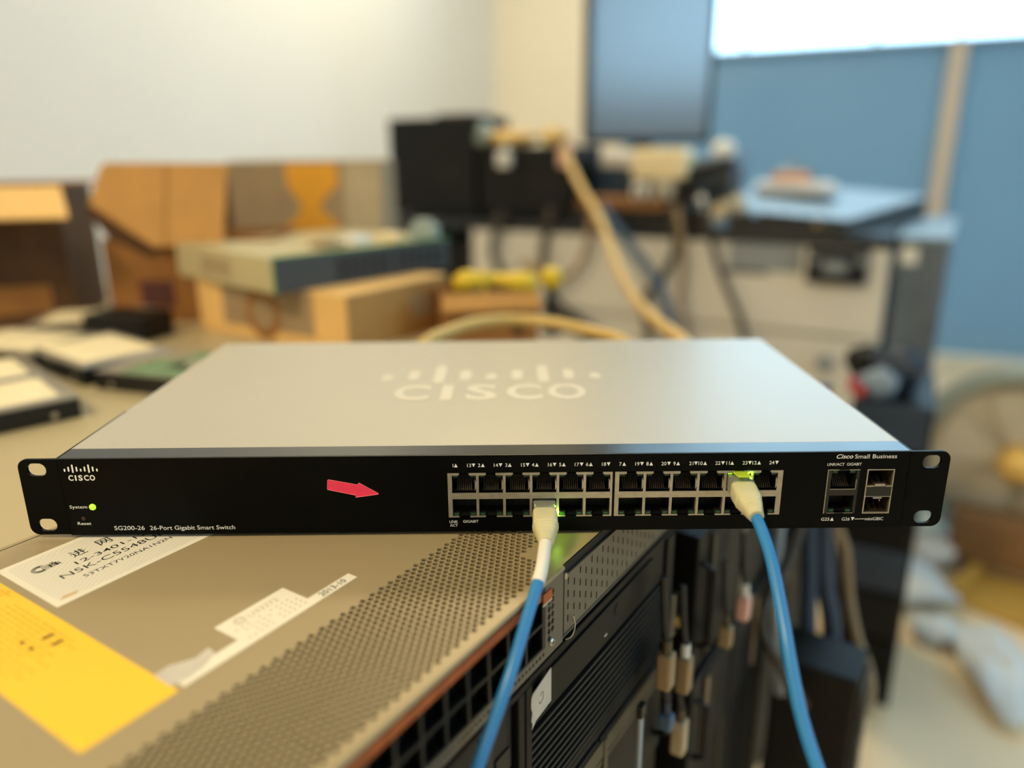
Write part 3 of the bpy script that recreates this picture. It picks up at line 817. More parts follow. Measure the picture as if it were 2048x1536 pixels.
# ================================================================== PATCH CABLES
def patch_cable(label, port, ax_end, path, sleeve_n, up, group):
    px, pz = port
    t = thing('patch_cable', label, 'cable', (px, 0, pz), 0, group)
    o0 = Vector((px, 0, pz))
    e = Vector(ax_end) - o0                       # where the boot ends
    ax = e.normalized()
    b0 = Vector((0, -7.5, 0)) + Vector((ax.x, 0, ax.z)) * 6
    L = (e - b0).length; d = (e - b0).normalized()
    plug = MB().box(-5.8, 5.8, -8, 8.5, -4.1, 4.1).build('plug', M_CLEAR, t, bevel=0.4)
    MB().box(-4.6, 4.6, -1, 8, -2.4, 2.4).build('wire_comb', M_DARK, plug)
    s = 1 if up else -1
    lt = MB()
    lt.add([(-3.0, 6, s * 4.2), (3.0, 6, s * 4.2), (3.2, -9.5, s * 6.9), (-3.2, -9.5, s * 6.9), (-3.0, 6, s * 4.9), (3.0, 6, s * 4.9), (3.2, -9.5, s * 7.7), (-3.2, -9.5, s * 7.7)],
           [(0, 1, 2, 3), (7, 6, 5, 4), (0, 4, 5, 1), (1, 5, 6, 2), (2, 6, 7, 3), (3, 7, 4, 0)])
    lt.build('latch', M_LITTAB, plug)
    secs = []
    for f, w, h, q in ((0, 6.2, 5.0, 5), (0.08, 6.4, 5.2, 5), (0.3, 6.4, 5.2, 4), (0.46, 6.2, 5.0, 3.5), (0.62, 5.6, 4.7, 3), (0.8, 4.6, 4.2, 2.4), (0.93, 4.0, 3.9, 2.1), (1.0, 3.7, 3.6, 2)):
        secs.append((b0 + d * (L * f), d if f > 0.2 else Vector((0, -1, 0)).lerp(d, f * 5), w, h, q))
    bt = MB().loft(secs, 28).build('boot', M_BOOT, t, smooth=True)
    rg = MB()
    for k, f in enumerate((0.42, 0.52, 0.62, 0.72, 0.82)):
        w = 6.1 - 2.6 * (f - 0.42) / 0.4; h = 5.0 - 1.0 * (f - 0.42) / 0.4
        rg.loft([(b0 + d * (L * f - 0.7), d, w, h, 3), (b0 + d * (L * f), d, w + 0.6, h + 0.6, 3), (b0 + d * (L * f + 0.7), d, w, h, 3)], 24)
    rg.build('boot_ridges', M_BOOT, bt, smooth=True)
    P = [e - d * 5] + [Vector(p) - o0 for p in path]
    if sleeve_n:
        Pa = spline(P, 10)[:sleeve_n * 10 + 1]
        MB().tube(Pa, 3.15, 14, smooth=0).build('label_sleeve', M_SLEEVE, t, smooth=True)
    MB().tube(P, 2.85, 16, smooth=10).build('jacket', M_BLUE, t, smooth=True)
    return t
patch_cable('blue patch cable with white sleeve plugged into the lower port row', (PA[3], 13.4), (30.6, -29.5, 8.6),
            [(28.1, -43.8, 5.6), (25.5, -55.4, 2.6), (19.1, -72.8, -7.9), (12.3, -90.3, -20.5), (4.9, -102.2, -35.7), (-1.3, -112.3, -48.2), (-7.3, -122.2, -67.1), (-11, -131, -110), (-10, -134, -190)], 2, False, None)
patch_cable('blue patch cable plugged into the upper port row and hanging beyond the chassis', (PB[4], 27.0), (133.0, -29, 21.6),
            [(133.8, -38.3, 16.8), (133.9, -53.2, 9.4), (132.9, -75.9, -7.0), (132.8, -86.4, -17.2), (134.3, -100.0, -34.2), (137.8, -112.9, -49.3), (143.3, -123.9, -64.7), (152, -134, -110), (160, -136, -190)], 0, True, None)

# ================================================================== RACK SERVERS BELOW
sv = thing('rack_server', 'black rack server with slatted grille directly under the tan chassis', 'server', (NO[0], NO[1], -134.5), A_N)
zz = lambda w: w + 134.5                   # world height to local
MB().box(-288, 148, 6, 232, 0, 88).build('chassis', M_SRV, sv)
MB().box(-290, -30.5, 0, 6, 0, 3).box(-290, -30.5, 0, 6, 84, 88).box(-30.5, 151, 0.5, 6, 84.5, 88).box(-41, -35.5, 0, 6, 3, 84).box(-34.8, -29.5, -0.4, 6, 0, 84.5) \
    .box(139, 151, -0.6, 6, 0, 84.5).box(-29.5, 139, 1.5, 6, 55.5, 84.5).box(-29.5, 139, 1.5, 6, 0, 4).build('bezel_frame', M_SRV, sv, bevel=0.6)
MB().box(-12.5, 117, 0.3, 1.5, zz(-76), zz(-53.5)).build('info_panel', M_SRV, sv, bevel=1.2)
pm = MB()
pm.tube([(66 + 4 * math.cos(a), 0.1, zz(-62) + 4.5 * math.sin(a)) for a in [math.radians(d) for d in range(100, 261, 20)]], 0.35, 5, smooth=0)
pm.build('grip_groove', M_VOID, sv)
MB().box(49, 52, 0.0, 0.3, zz(-71), zz(-70.2)).build('status_light', M_PALE, sv)
for k in range(10):
    z = zz(-81.5) - k * 4.9
    MB().box(-29.3, 138.6, 0.0, 5.6, z - 1.1, z + 1.1, Matrix.Identity(4)).build('grille_slat', M_SLAT, sv, bevel=0.5)
MB().box(-29.4, 138.8, 5.4, 6.0, 4, 55.5).build('grille_backing', M_VOID, sv)
for k in range(9):
    x1 = -42.5 - 27.2 * k; x0 = x1 - 25.6
    for z0, z1 in ((4, 43), (45, 83)):
        b_ = MB().box(x0, x1, 3, 6, z0, z1).build('drive_bay', M_SRV2, sv, bevel=0.6)
        MB().box(x0 + 3, x0 + 8, 1.6, 3, z0 + 4, z1 - 6).box(x0 + 11, x1 - 3, 2.2, 3, z0 + 3, z0 + 14).build('bay_handle', M_SLAT, b_)
lb = MB().prism([[(-31, zz(-57)), (-29.6, zz(-55.4)), (-12.6, zz(-51.2)), (-12.4, zz(-71)), (-27, zz(-72.6)), (-30.6, zz(-75.5)), (-30, zz(-73)), (-31.2, zz(-70)), (-30.2, zz(-66)), (-31.4, zz(-62))]], -0.9, -0.6, 'xz').build('paper_label', M_TORN, sv)
lb['label'] = 'torn greyish paper label'
MB().tube([(-23, -0.95, zz(-61)), (-21.5, -0.95, zz(-59.6)), (-20, -0.95, zz(-61)), (-21, -0.95, zz(-64)), (-23.5, -0.95, zz(-65.2)), (-24, -0.95, zz(-63.4))], 0.16, 4).build('pen_scribble', M_BLACKINK, lb)

def rack_unit(name, label, x0, x1, z0, z1, y0, depth, face, style, group=None):
    """a plainer rack unit seen in the dark below and beside"""
    t = thing(name, label, 'server', (M_N @ Vector((x0, y0, z0))), A_N, group)
    w, h = x1 - x0, z1 - z0
    MB().box(2, w - 2, 5, depth, 0, h).build('chassis', M_SRV, t)
    MB().box(0, w, 0, 5, 0, h).build('front_panel', face, t, bevel=1.0)
    for x in (4, w - 16):
        MB().tube([(x + 6, 0, h * 0.2), (x + 6, -9, h * 0.24), (x + 6, -9, h * 0.76), (x + 6, 0, h * 0.8)], 2.2, 8, smooth=0).build('handle', style.get('handle', M_SRV2), t, smooth=True)
    n = style.get('bays', 6)
    bw = (w - 44) / n
    for k in range(n):
        b_ = MB().box(22 + k * bw + 1, 22 + (k + 1) * bw - 1, -1.6, 0, 5, h - 5).build('drive_carrier', style.get('carrier', M_SRV2), t, bevel=0.8)
        MB().box(22 + k * bw + 4, 22 + k * bw + 9, -3, -1.6, 9, h - 9).build('carrier_latch', style.get('latch', [M_BROWNTRIM])[k % len(style.get('latch', [1]))], b_)
    return t
u2 = rack_unit('rack_server', 'navy black rack server second from the top, with a brown strip along its front', -292, 149, -222, -136, 2, 400, M_SRV2, {'bays': 5, 'latch': [M_BROWNTRIM, M_SLAT]})
MB().box(4, 437, -2.4, 0, 66, 78).build('brown_strip', M_BROWNTRIM, u2)
MB().box(30, 437, -2.0, 0, 60.5, 64).build('brown_strip', M_BROWNTRIM, u2)
rack_unit('rack_server', 'black rack server third from the top, just above the floor stand', -292, 149, -400, -224, 4, 420, M_SRV, {'bays': 6, 'latch': [M_BROWNTRIM, M_SLAT, M_SLAT]})
sd = thing('equipment_stand', 'dark steel stand under the pile of rack servers', 'stand', (NO[0], NO[1], FLOOR), A_N)
MB().box(-300, 158, 0, 440, 366, 384).build('shelf', M_SRV, sd)
for x, y in ((-285, 15), (143, 15), (-285, 425), (143, 425)): MB().box(x - 14, x + 14, y - 14, y + 14, 0, 366).build('leg', M_SRV, sd)
# second pile, past the gap on the right
rack_unit('rack_server', 'black rack server on top of the right hand pile', 186, 628, -188, -70, -6, 250, M_SRV, {'bays': 5, 'latch': [M_BROWNTRIM, M_STEEL, M_SLAT], 'carrier': M_SRV2})
rack_unit('rack_server', 'black rack server in the middle of the right hand pile', 182, 624, -280, -190, -10, 250, M_SRV2, {'bays': 6, 'latch': [M_BCABLE, M_SLAT]})
rack_unit('rack_server', 'tall black rack server at the bottom of the right hand pile', 184, 626, -460, -282, -4, 250, M_SRV, {'bays': 6, 'latch': [M_SLAT, M_BROWNTRIM]})
s2 = thing('equipment_stand', 'dark steel stand under the right hand pile of servers', 'stand', (M_N @ Vector((180, -4, FLOOR))), A_N)
MB().box(0, 450, 0, 254, 306, 324).build('shelf', M_SRV, s2)
for x, y in ((15, 15), (435, 15), (15, 238), (435, 238)): MB().box(x - 14, x + 14, y - 14, y + 14, 0, 306).build('leg', M_SRV, s2)

# ================================================================== THINGS ON THE WORK TABLE
TZ = -46
def M_at(x, y, z, deg): return Matrix.Translation((x, y, z)) @ Matrix.Rotation(math.radians(deg), 4, 'Z')
# hard drives: label side up, one with its board up
def make_drive(label, loc, deg, board=False, group='hard drives lying on the table'):
    t = thing('hard_drive', label, 'hard drive', loc, math.radians(deg), group)
    MB().box(0, 147, 0, 101.6, 0.3, 19).build('case', M_DARK, t, bevel=1.2)
    if not board:
        MB().box(0.6, 146.4, 0.6, 101, 19, 22.5).build('lid', M_HDDMET, t, bevel=1.0)
        MB().prism([rrect(14, 133, 9, 93, 5, 3)], 22.5, 22.8, 'xy').build('paper_label', M_HDDLBL, t)
    else:
        MB().box(1, 146, 1, 100.6, 19, 20.2).build('metal_base', M_HDDMET, t)
        pb = MB().prism([[(34, 3), (145, 3), (145, 98), (60, 98), (60, 60), (34, 60)]], 20.2, 21.6, 'xy').build('circuit_board', M_PCB, t)
        MB().box(70, 88, 30, 48, 21.6, 22.8).box(100, 112, 60, 76, 21.6, 22.8).box(98, 108, 20, 28, 21.6, 22.6).build('chip', M_DARK, pb)
        MB().lathe([(15, 20.2), (15, 21.8), (9, 22.6)], 20, Matrix.Translation((98, 48, 1.5))).build('spindle_plate', M_HDDMET, t)
    cn = MB().box(-1.5, 6, 18, 70, 2, 9)
    cn.build('connector', M_SRV, t)
    for x in (22, 124):
        MB().lathe([(3, 0), (3, 0.6)], 10, Matrix.Translation((x, -0.1, 7)) @ Matrix.Rotation(PI / 2, 4, 'X')).build('screw_hole', M_HDDMET, t)
    return t
d1 = make_drive('hard drive with cream label nearest the switch, its black side facing the camera', (-501, 222, TZ), 43)
dup(d1, (-575, 299, TZ), 43, 'hard drive with cream label lying right behind the nearest drive', 'hard drives lying on the table')
d3 = dup(d1, (-560, 511, TZ), -38, 'hard drive with plain cream label set cornerwise beside the green board drive', 'hard drives lying on the table')
make_drive('hard drive with its green circuit board up, beside the switch corner', (-428, 413, TZ), -18, True)
dup(d1, (-674, 522, TZ), -15, 'hard drive with cream label at the frame edge in front of the open carton', 'hard drives lying on the table')
dup(d1, (-632, 630, TZ), 12, 'hard drive farthest back, between the two cardboard cartons', 'hard drives lying on the table')

# open carton at the far left
cb = thing('cardboard_carton', 'open brown carton at the left end with a flap folded out, coloured as lit from above', 'carton', (-621, 741, TZ), math.radians(196))
def carton_body(t, w, d, h, m, th=4):
    b = MB()
    b.box(0, w, -d, 0, 0, th).box(0, w, -th, 0, th, h).box(0, w, -d, -d + th, th, h).box(0, th, -d + th, -th, th, h).box(w - th, w, -d + th, -th, th, h)
    return b.build('body', m, t)
carton_body(cb, 300, 200, 194, M_CARDDD)  # body coloured dark for the shade below the flap
fl = MB(); fl.add([(-6, 2, 194), (300, 2, 194), (300, 86, 160), (-30, 86, 158), (-6, 2, 198), (300, 2, 198), (300, 86, 164), (-30, 86, 162)], [(3, 2, 1, 0), (4, 5, 6, 7), (0, 1, 5, 4), (1, 2, 6, 5), (2, 3, 7, 6), (3, 0, 4, 7)])
fl.build('front_flap', M_CARDL, cb)  # flap coloured pale for the light falling on it from above
f2 = MB(); f2.add([(84, -10, 196), (300, -10, 196), (300, -20, 290), (122, -20, 290), (84, -14, 196), (300, -14, 196), (300, -24, 290), (122, -24, 290)], [(3, 2, 1, 0), (4, 5, 6, 7), (0, 1, 5, 4), (1, 2, 6, 5), (2, 3, 7, 6), (3, 0, 4, 7)])
f2.build('side_flap_and_shade', M_CARD, cb)
f3 = MB().box(4, 296, -320, -200, 192, 196)
f3.build('back_flap', M_CARDD, cb)
MB().box(30, 110, 0.0, 0.6, 20, 60).build('printed_patch', M_CARDD, cb)

# large carton with its flap up, behind the drives
c2 = thing('cardboard_carton', 'tall brown carton with its wide flap raised, behind the green board drive', 'carton', (-576, 752, TZ), 0)
b = MB(); W2, D2, H2 = 250, 150, 122
b.box(0, W2, 0, 4, 0, H2).box(0, W2, D2 - 4, D2, 0, H2).box(0, 4, 4, D2 - 4, 0, H2).box(W2 - 4, W2, 4, D2 - 4, 0, H2).box(4, W2 - 4, 4, D2 - 4, 0, 4)
b.build('body', M_CARDD, c2)
def sheet(pts, th):
    """a flat panel through any outline, given thickness along y"""
    n = len(pts); m = MB()
    return m.add([(x, y, z) for x, y, z in pts] + [(x, y + th, z) for x, y, z in pts], [tuple(range(n)), tuple(reversed(range(n, 2 * n)))] + [(i, i + n, (i + 1) % n + n, (i + 1) % n) for i in range(n)])
lean = lambda L, k: [(x, -(227 - z) * k, z) for x, z in L]
fo = sheet(lean([(-4, 172), (84, 112), (182, 118), (194, 226), (24, 228), (16, 222)], 0.16), 4).build('front_flap', M_CARD, c2)
MB().add([(108, -1, 224), (111, -1, 224), (101, -18.6, 114), (98, -18.6, 114)], [(0, 1, 2, 3)]).build('fold_line', M_CARDD, fo)
sheet([(-18, 2, 166), (2, 2, 174), (96, -3, 112), (70, -3, 96), (14, -3, 122)], 2.5).build('side_flap_and_shade', M_CARDDD, c2)  # dark sheet stands in for the shaded gap below the raised flap
MB().box(46, 96, -0.6, 0, 22, 62).build('printed_patch', M_DRED, c2)

# grey-brown box with the orange hourglass print
c3 = thing('cardboard_box', 'grey brown box with an orange hourglass shaped print, behind the small network switch', 'box', (-462, 972, TZ), 0)
MB().box(0, 262, 0, 150, 0, 226).build('body', M_CARDG, c3, bevel=2)
MB().prism([[(99, 222), (185, 222), (187, 190), (161, 162), (153, 152), (161, 140), (189, 116), (191, 84), (77, 84), (79, 108), (112, 134), (122, 150), (114, 166), (99, 188)]], -0.7, 0, 'xz').build('orange_print', M_OTAPE, c3)
MB().box(196, 260, -0.5, 0, 90, 222).build('pale_panel', M_CARDG2, c3)
MB().box(-14, -0.2, -3, 120, 40, 222).build('dark_flap', M_CARDDD, c3)

# carton under the small network switch
c4 = thing('cardboard_box', 'pale box with grey brown print carrying the small network switch', 'box', (-185, 544, TZ), math.radians(57))
# local x runs along the tan face, local y along the cream face
MB().box(0, 200, 0, 286, 0, 74).build('body', M_CARDL, c4, bevel=1.5)
MB().box(2, 199, -0.7, 0, 0, 72).build('tan_side', M_CARD, c4)
MB().box(120, 165, -1.2, -0.7, 22, 52).build('white_sticker', M_CARDG2, c4)
MB().box(-0.8, 0, 56, 232, 16, 74).build('grey_print', M_CARDG, c4)
M_r = MB().prism([ngon(150, 37, 34, 28), ngon(150, 37, 22, 28)], -1.1, -0.8, 'yz').build('ring_print', M_CARDD, c4)

pk2 = thing('dark_block', 'plain black block on the table between the green board drive and the pale box', 'cage', (-560, 640, TZ), math.radians(-14))  # plain black block added to fill the dark spot before the carton
MB().box(0, 96, 0, 60, 0, 34).build('body', M_PCBLK, pk2, bevel=2)
MB().box(4, 92, -1.5, 0, 4, 30).build('front_cover', M_DARK, pk2)
# small network switch on that box
sw = thing('desktop_switch', 'small beige network switch with dark grey front, on the pale box', 'network switch', (-272, 555, 28), math.radians(48))
MB().box(1, 291, 1, 250, 0, 44).build('case', M_BEIGEMET, sw, bevel=1)
MB().box(0, 292, -1.5, 1, 0, 43).build('front_panel', M_DGREY, sw, bevel=0.6)
MB().box(0, 292, -1.8, 2, 43, 45).box(-0.4, 1.4, -1.8, -0.5, 0, 45).build('green_edge', M_GREEN, sw)
for r in range(2):
    for k in range(12):
        o = MB().box(92 + k * 15.5 + (6 if k > 5 else 0), 104.5 + k * 15.5 + (6 if k > 5 else 0), -2.0, -1.4, 8 + r * 15, 18 + r * 15).build('port', M_VOID, sw)
for k in range(7): MB().box(0.5, 1.05, 100, 180, 10 + k * 3.6, 12 + k * 3.6).build('vent_slot', M_CARDG, sw)
tp = MB()
tp.box(110, 150, 20, 60, 44, 56).box(170, 200, 30, 70, 44, 52).box(215, 240, 15, 40, 44, 58).box(246, 270, 30, 60, 44, 50)
for i, (x0, x1, y0, y1, h, m, nm, lb, ct) in enumerate((
        (92, 128, 24, 60, 9, M_CARDG, 'small_part', 'dull grey brown part lying on the small beige switch', 'part'),
        (142, 176, 30, 66, 12, M_PALE, 'small_part', 'white part in the middle of the small beige switch top', 'part'),
        (200, 232, 20, 56, 11, M_CREAMPL, 'small_part', 'cream part on the small beige switch top near its far end', 'part'),
        (250, 288, 6, 44, 26, M_FANGREY, 'adapter_block', 'pale green grey block on the far end of the small beige switch', 'adapter'))):
    c = M_at(-272, 555, 72, 48) @ Vector(((x0 + x1) / 2, (y0 + y1) / 2, 0.5))
    t = thing(nm, lb, ct, c, math.radians(48 + 12 * i))
    MB().box(-(x1 - x0) / 2, (x1 - x0) / 2, -(y1 - y0) / 2, (y1 - y0) / 2, 0, h * 0.7).build('base', m, t, bevel=2)
    MB().box(-(x1 - x0) / 3, (x1 - x0) / 3, -(y1 - y0) / 3, (y1 - y0) / 3, h * 0.7, h).build('cap', m, t, bevel=1.5)

# little carton beside, with yellow straps in it
c5 = thing('cardboard_carton', 'small orange brown open carton with a yellow strap roll in it', 'carton', (-72, 596, TZ), math.radians(9))
b = MB(); b.box(0, 124, 0, 3, 0, 62).box(0, 124, 107, 110, 0, 62).box(0, 3, 3, 107, 0, 62).box(121, 124, 3, 107, 0, 62).box(3, 121, 3, 107, 0, 3)
b.build('body', M_CARDD, c5)
b = MB(); b.add([(0, 0, 62), (124, 0, 62), (126, -14, 44), (-2, -14, 44), (0, 2, 65), (124, 2, 65), (127, -16, 46), (-3, -16, 46)], [(0, 1, 2, 3), (7, 6, 5, 4), (0, 4, 5, 1), (1, 5, 6, 2), (2, 6, 7, 3), (3, 7, 4, 0)])
b.build('front_flap', M_CARD, c5)
MB().prism([ngon(34, 26, 9, 16)], -0.6, 0, 'xz').build('blue_green_sticker', M_FANGREY, c5)
yr = thing('strap_roll', 'bright yellow flattened strap bundle on top of the small carton', 'strap', (-8, 640, 0), 0)
MB().tube([(-46, 6, 25), (-30, -6, 30), (0, 4, 30), (30, -4, 28), (54, 4, 24)], lambda t: 12 + 3 * math.sin(t * 9), 12).build('bundle', M_YBRIGHT, yr, smooth=True)
MB().tube([(-10, -9, 12), (-12, -14, 26), (-10, -4, 44)], 3, 8).build('tie', M_YBRIGHT, yr, smooth=True)
MB().box(-40, 40, -30, 30, -43, 12).build('base_wrap', M_CARDDD, yr, bevel=6)
yk = thing('yellow_knob', 'round yellow knob on a thin black post right of the small carton', 'knob', (70, 655, TZ), 0)
MB().lathe([(16, 0), (15, 3), (7, 6), (6, 62)], 16).build('post', M_BLKCABLE, yk, smooth=True)
MB().lathe([(5, 60), (13, 66), (16, 76), (13, 86), (5, 91)], 18).build('knob', M_YBRIGHT, yk, smooth=True)

def cable(label, path, r, m, name='cable', cat='cable', plug=None, seg=10):
    t = thing(name, label, cat, path[0], 0)
    o = Vector(path[0])
    MB().tube([Vector(p) - o for p in path], r, seg, smooth=8).build('jacket', m, t, smooth=True)
    e0, e1 = Vector(path[-1]) - o, Vector(path[-2]) - o
    d = (e0 - e1).normalized()
    MB().tube([e0 - d * r, e0 + d * r * 5], r * 1.5, 8, smooth=0).build('plug', plug or m, t)
    return t
cable('yellow beige cable arching low behind the switch top', [(-100, 352, -39), (-76, 374, 6), (-49, 417, 13), (-19, 449, 15), (19, 469, 13), (58, 458, 12), (100, 436, 7), (136, 392, 2), (160, 366, -40), (176, 350, -63)], 6.5, M_YCABLE)
cable('long yellow beige cable slanting down from the pink plug to behind the switch', [(171, 1828, 196), (162, 1700, 190), (165, 1667, 172), (188, 1490, 104), (211, 1316, 49), (215, 1090, -7), (215, 872, -34), (214, 664, -31), (225, 505, -30), (240, 420, -58)], 9, M_YCABLE)

# ================================================================== THE DESK
A_D = math.radians(-30.4)
D0 = Vector((-102, 1955, 0))
M_D = Matrix.Translation(D0) @ Matrix.Rotation(A_D, 4, 'Z')
def dpos(s, v, z): return M_D @ Vector((s, v, z))
dk = thing('office_desk', 'wide cream desk with a black top, buried in gear', 'desk', dpos(0, 0, FLOOR), A_D)
hh = -FLOOR
MB().box(-360, 1140, 0, 760, hh - 28, hh).build('desk_top', M_DESKTOP, dk, bevel=2)
MB().box(0, 24, 20, 740, 0, hh - 28).build('side_panel', M_DESK, dk)
MB().box(1112, 1138, 30, 740, 0, hh - 28).build('side_panel', M_DESK, dk)
MB().box(-356, -332, 20, 740, 0, hh - 28).build('side_panel', M_DESK, dk)
MB().box(24, 1112, 700, 716, 200, hh - 28).build('back_panel', M_DESK, dk)
up = MB().box(4, 1138, 4, 30, hh - 240, hh - 30).build('upper_drawer_front', M_DESK, dk, bevel=2)
lw_ = MB().box(4, 1138, 4, 30, 96, hh - 247).build('lower_drawer_front', M_DESK, dk, bevel=2)
MB().lathe([(17, 0), (14, 10), (20, 16), (16, 24)], 18, Matrix.Translation((1029, 4, hh - 309)) @ Matrix.Rotation(PI / 2, 4, 'X')).build('knob', M_PLATE, lw_, smooth=True)
pt = MB().box(776, 950, 1, 4, hh - 96, hh - 30).build('grey_plate', M_PLATE, up)
MB().box(766, 872, -1, 2, hh - 104, hh - 97).build('dark_line', M_DESKTOP, pt)
lk = MB().box(966, 1098, -26, 4, hh - 112, hh - 26).build('lock_box', M_DESKTOP, up, bevel=3)
MB().box(1004, 1056, -30, -26, hh - 86, hh - 58).box(970, 990, -30, -26, hh - 64, hh - 50).box(1074, 1096, -30, -26, hh - 64, hh - 48).build('grey_catch', M_PLATE, lk, bevel=2)
MB().box(30, 1110, 40, 690, 92, 110).build('bottom_board', M_DESK, dk)
MB().box(-334, 2, 60, 700, hh - 420, hh - 404).build('side_shelf', M_DESKTOP, dk)

def pc_case(label, s, v, z, w, d, h, m, rot=0, front=None):
    t = thing('computer_case', label, 'computer', dpos(s, v, z), A_D + rot)
    MB().box(0, w, 0, d, 6, h).build('case', m, t, bevel=4)
    MB().box(8, w - 8, -2, 0, 14, h - 10).build('side_cover', front or m, t, bevel=2)
    for k in range(5): MB().box(w * 0.55, w * 0.85, -2.6, -2, h * 0.35 + k * 12, h * 0.35 + 5 + k * 12).build('vent_slot', M_VOID, t)
    for x in (20, w - 20):
        for y in (20, d - 20): MB().lathe([(9, 0), (9, 6)], 10, Matrix.Translation((x, y, 0))).build('foot', M_DARK, t)
    return t
tA = pc_case('big black computer case standing highest at the left end of the desk', -325, 40, 0, 322, 200, 292, M_PCBLK)
MB().box(170, 300, 20, 150, 292, 302).build('brown_lid', mat('rust_brown', (70, 46, 28), 0.5, var=0.2), tA, bevel=2)
tB = pc_case('black computer case right of the tallest one, with a yellow bag on it', 4, 50, 0, 308, 200, 206, M_PCBLK)
tC = pc_case('dark teal computer case under the white power strip', 322, 180, 0, 160, 190, 146, M_TEAL)
pc_case('black computer case under the desk top at the left end', -300, 90, hh * 0 - 404, 260, 400, 330, M_PCBLK)
# lumpy soft things
def blob(mb, c, rx, ry, rz, seed=1, amp=0.18, nu=14, nv=9, flat=None):
    rnd = random.Random(seed); ph = [rnd.uniform(0, 6) for _ in range(6)]
    V, F = [], []
    for j in range(nv + 1):
        th = PI * j / nv
        for i in range(nu):
            a = 2 * PI * i / nu
            k = 1 + amp * (math.sin(3 * a + ph[0]) * math.sin(2 * th + ph[1]) + 0.6 * math.sin(5 * a + ph[2]) * math.sin(3 * th + ph[3]))
            z = -math.cos(th) * rz * k
            V.append((c[0] + rx * math.sin(th) * math.cos(a) * k, c[1] + ry * math.sin(th) * math.sin(a) * k, c[2] + (max(z, flat) if flat is not None else z)))
    for j in range(nv):
        for i in range(nu):
            i2 = (i + 1) % nu
            F.append((j * nu + i, j * nu + i2, (j + 1) * nu + i2, (j + 1) * nu + i))
    mb.add(V, F); return mb
def soft(name, label, cat, s, v, z, r, m, seed, extra=None):
    t = thing(name, label, cat, dpos(s, v, z), A_D)
    blob(MB(), (0, 0, r[2]), *r, seed=seed, flat=-r[2] + 1).build('body', m, t, smooth=True)
    blob(MB(), (r[0] * 0.3, -r[1] * 0.5, r[2] * 1.1), r[0] * 0.45, r[1] * 0.4, r[2] * 0.7, seed=seed + 5).build('fold', m, t, smooth=True)
    return t
soft('plastic_bag', 'yellow plastic bag lying on the second black computer case', 'bag', 92, 84, 206, (84, 44, 22), M_YCABLE, 2)
soft('plastic_bag', 'cream yellow bag next to the pink plug, at the end of the second case', 'bag', 236, 84, 206, (46, 40, 24), M_YCABLE, 9)
soft('crumpled_wrap', 'crumpled pale wrap beside the tallest black case', 'wrap', 10, 70, 206, (32, 30, 34), M_FANGREY, 4)
pk = thing('pink_plug', 'pale pink plug at the head of the long yellow cable', 'plug', dpos(296, 36, 150), A_D)
MB().box(-16, 16, -18, 14, 0, 52).build('body', M_PINK, pk, bevel=6)
MB().tube([(0, 0, 50), (4, 4, 62), (8, 30, 66)], 7, 10).build('neck', M_PINK, pk, smooth=True)
wp = thing('plug_adapter', 'white plug adapter hanging on the front of the second black case', 'adapter', dpos(106, 24, 148), A_D)
MB().box(-20, 20, -14, 14, 0, 46).build('body', M_PALE, wp, bevel=7)
MB().tube([(0, 4, 44), (2, 8, 60), (4, 40, 66)], 4, 8).build('lead', M_PALE, wp, smooth=True)
ps = thing('power_strip', 'white power strip lying on the dark teal case', 'power strip', dpos(334, 176, 146), A_D)
MB().box(0, 138, 0, 52, 2, 46).build('body', M_PALE, ps, bevel=12)
for k in range(3): MB().box(16 + 38 * k, 42 + 38 * k, 12, 38, 45.5, 46.5).build('socket', M_DGREY, ps)
MB().box(6, 132, 4, 48, 0, 3).build('base', M_PALE, ps)
fu = thing('flat_case', 'flat black device along the desk edge under a brown board', 'device', dpos(326, 8, 0), A_D)
MB().box(0, 380, 0, 160, 4, 42).build('case', M_PCBLK, fu, bevel=3)
MB().box(6, 374, -2, 0, 8, 38).build('front_panel', M_DARK, fu)
for x in (20, 360):
    for y in (20, 140): MB().lathe([(8, 0), (8, 4)], 10, Matrix.Translation((x, y, 0))).build('foot', M_DARK, fu)
bb = thing('brown_board', 'brown cardboard piece lying on the flat black device', 'cardboard', dpos(350, 6, 42), A_D)
MB().box(0, 250, 0, 140, 0, 26).build('board', M_CARDD, bb, bevel=3)
MB().box(0, 250, -2, 0, 18, 26).build('edge_fold', M_BROWN, bb)
for i, (s, v, z, w, d, h, m, lb) in enumerate((
        (500, 20, 68, 42, 50, 44, M_PALE, 'white adapter standing left below the cream box'),
        (556, 24, 68, 56, 46, 50, M_FANPALE, 'pale adapter standing right below the cream box'),)):
    t = thing('power_adapter', lb, 'adapter', dpos(s, v, z), A_D + 0.1 * i)
    MB().box(0, w, 0, d, 0, h).build('body', m, t, bevel=7)
    MB().tube([(w / 2, 0, h / 2), (w / 2, -14, h / 2), (w / 2 + 6, -18, 4)], 4, 8).build('lead', M_BLKCABLE, t, smooth=True)
cbx = thing('cream_box', 'cream rounded box below the tall monitor', 'box', dpos(492, 22, 118), A_D)
MB().box(0, 150, 0, 90, 0, 76).build('body', M_CREAMPL, cbx, bevel=14)
MB().box(6, 144, 4, 86, 60, 79).build('lid', M_CREAMPL, cbx, bevel=8)
gb = thing('grey_box', 'dark grey box right of the cream box', 'box', dpos(570, 176, 0), A_D)
MB().box(0, 150, 0, 130, 0, 166).build('body', M_DGREY, gb, bevel=4)
MB().box(-6, 156, -6, 136, 150, 172).build('lid', M_BLUEGREY, gb, bevel=3)
wr = thing('round_adapter', 'round white lump on top of the dark grey box', 'adapter', dpos(688, 206, 172), A_D)
MB().lathe([(24, 0), (32, 8), (32, 26), (20, 42), (4, 46)], 20).build('body', M_PALE, wr, smooth=True)
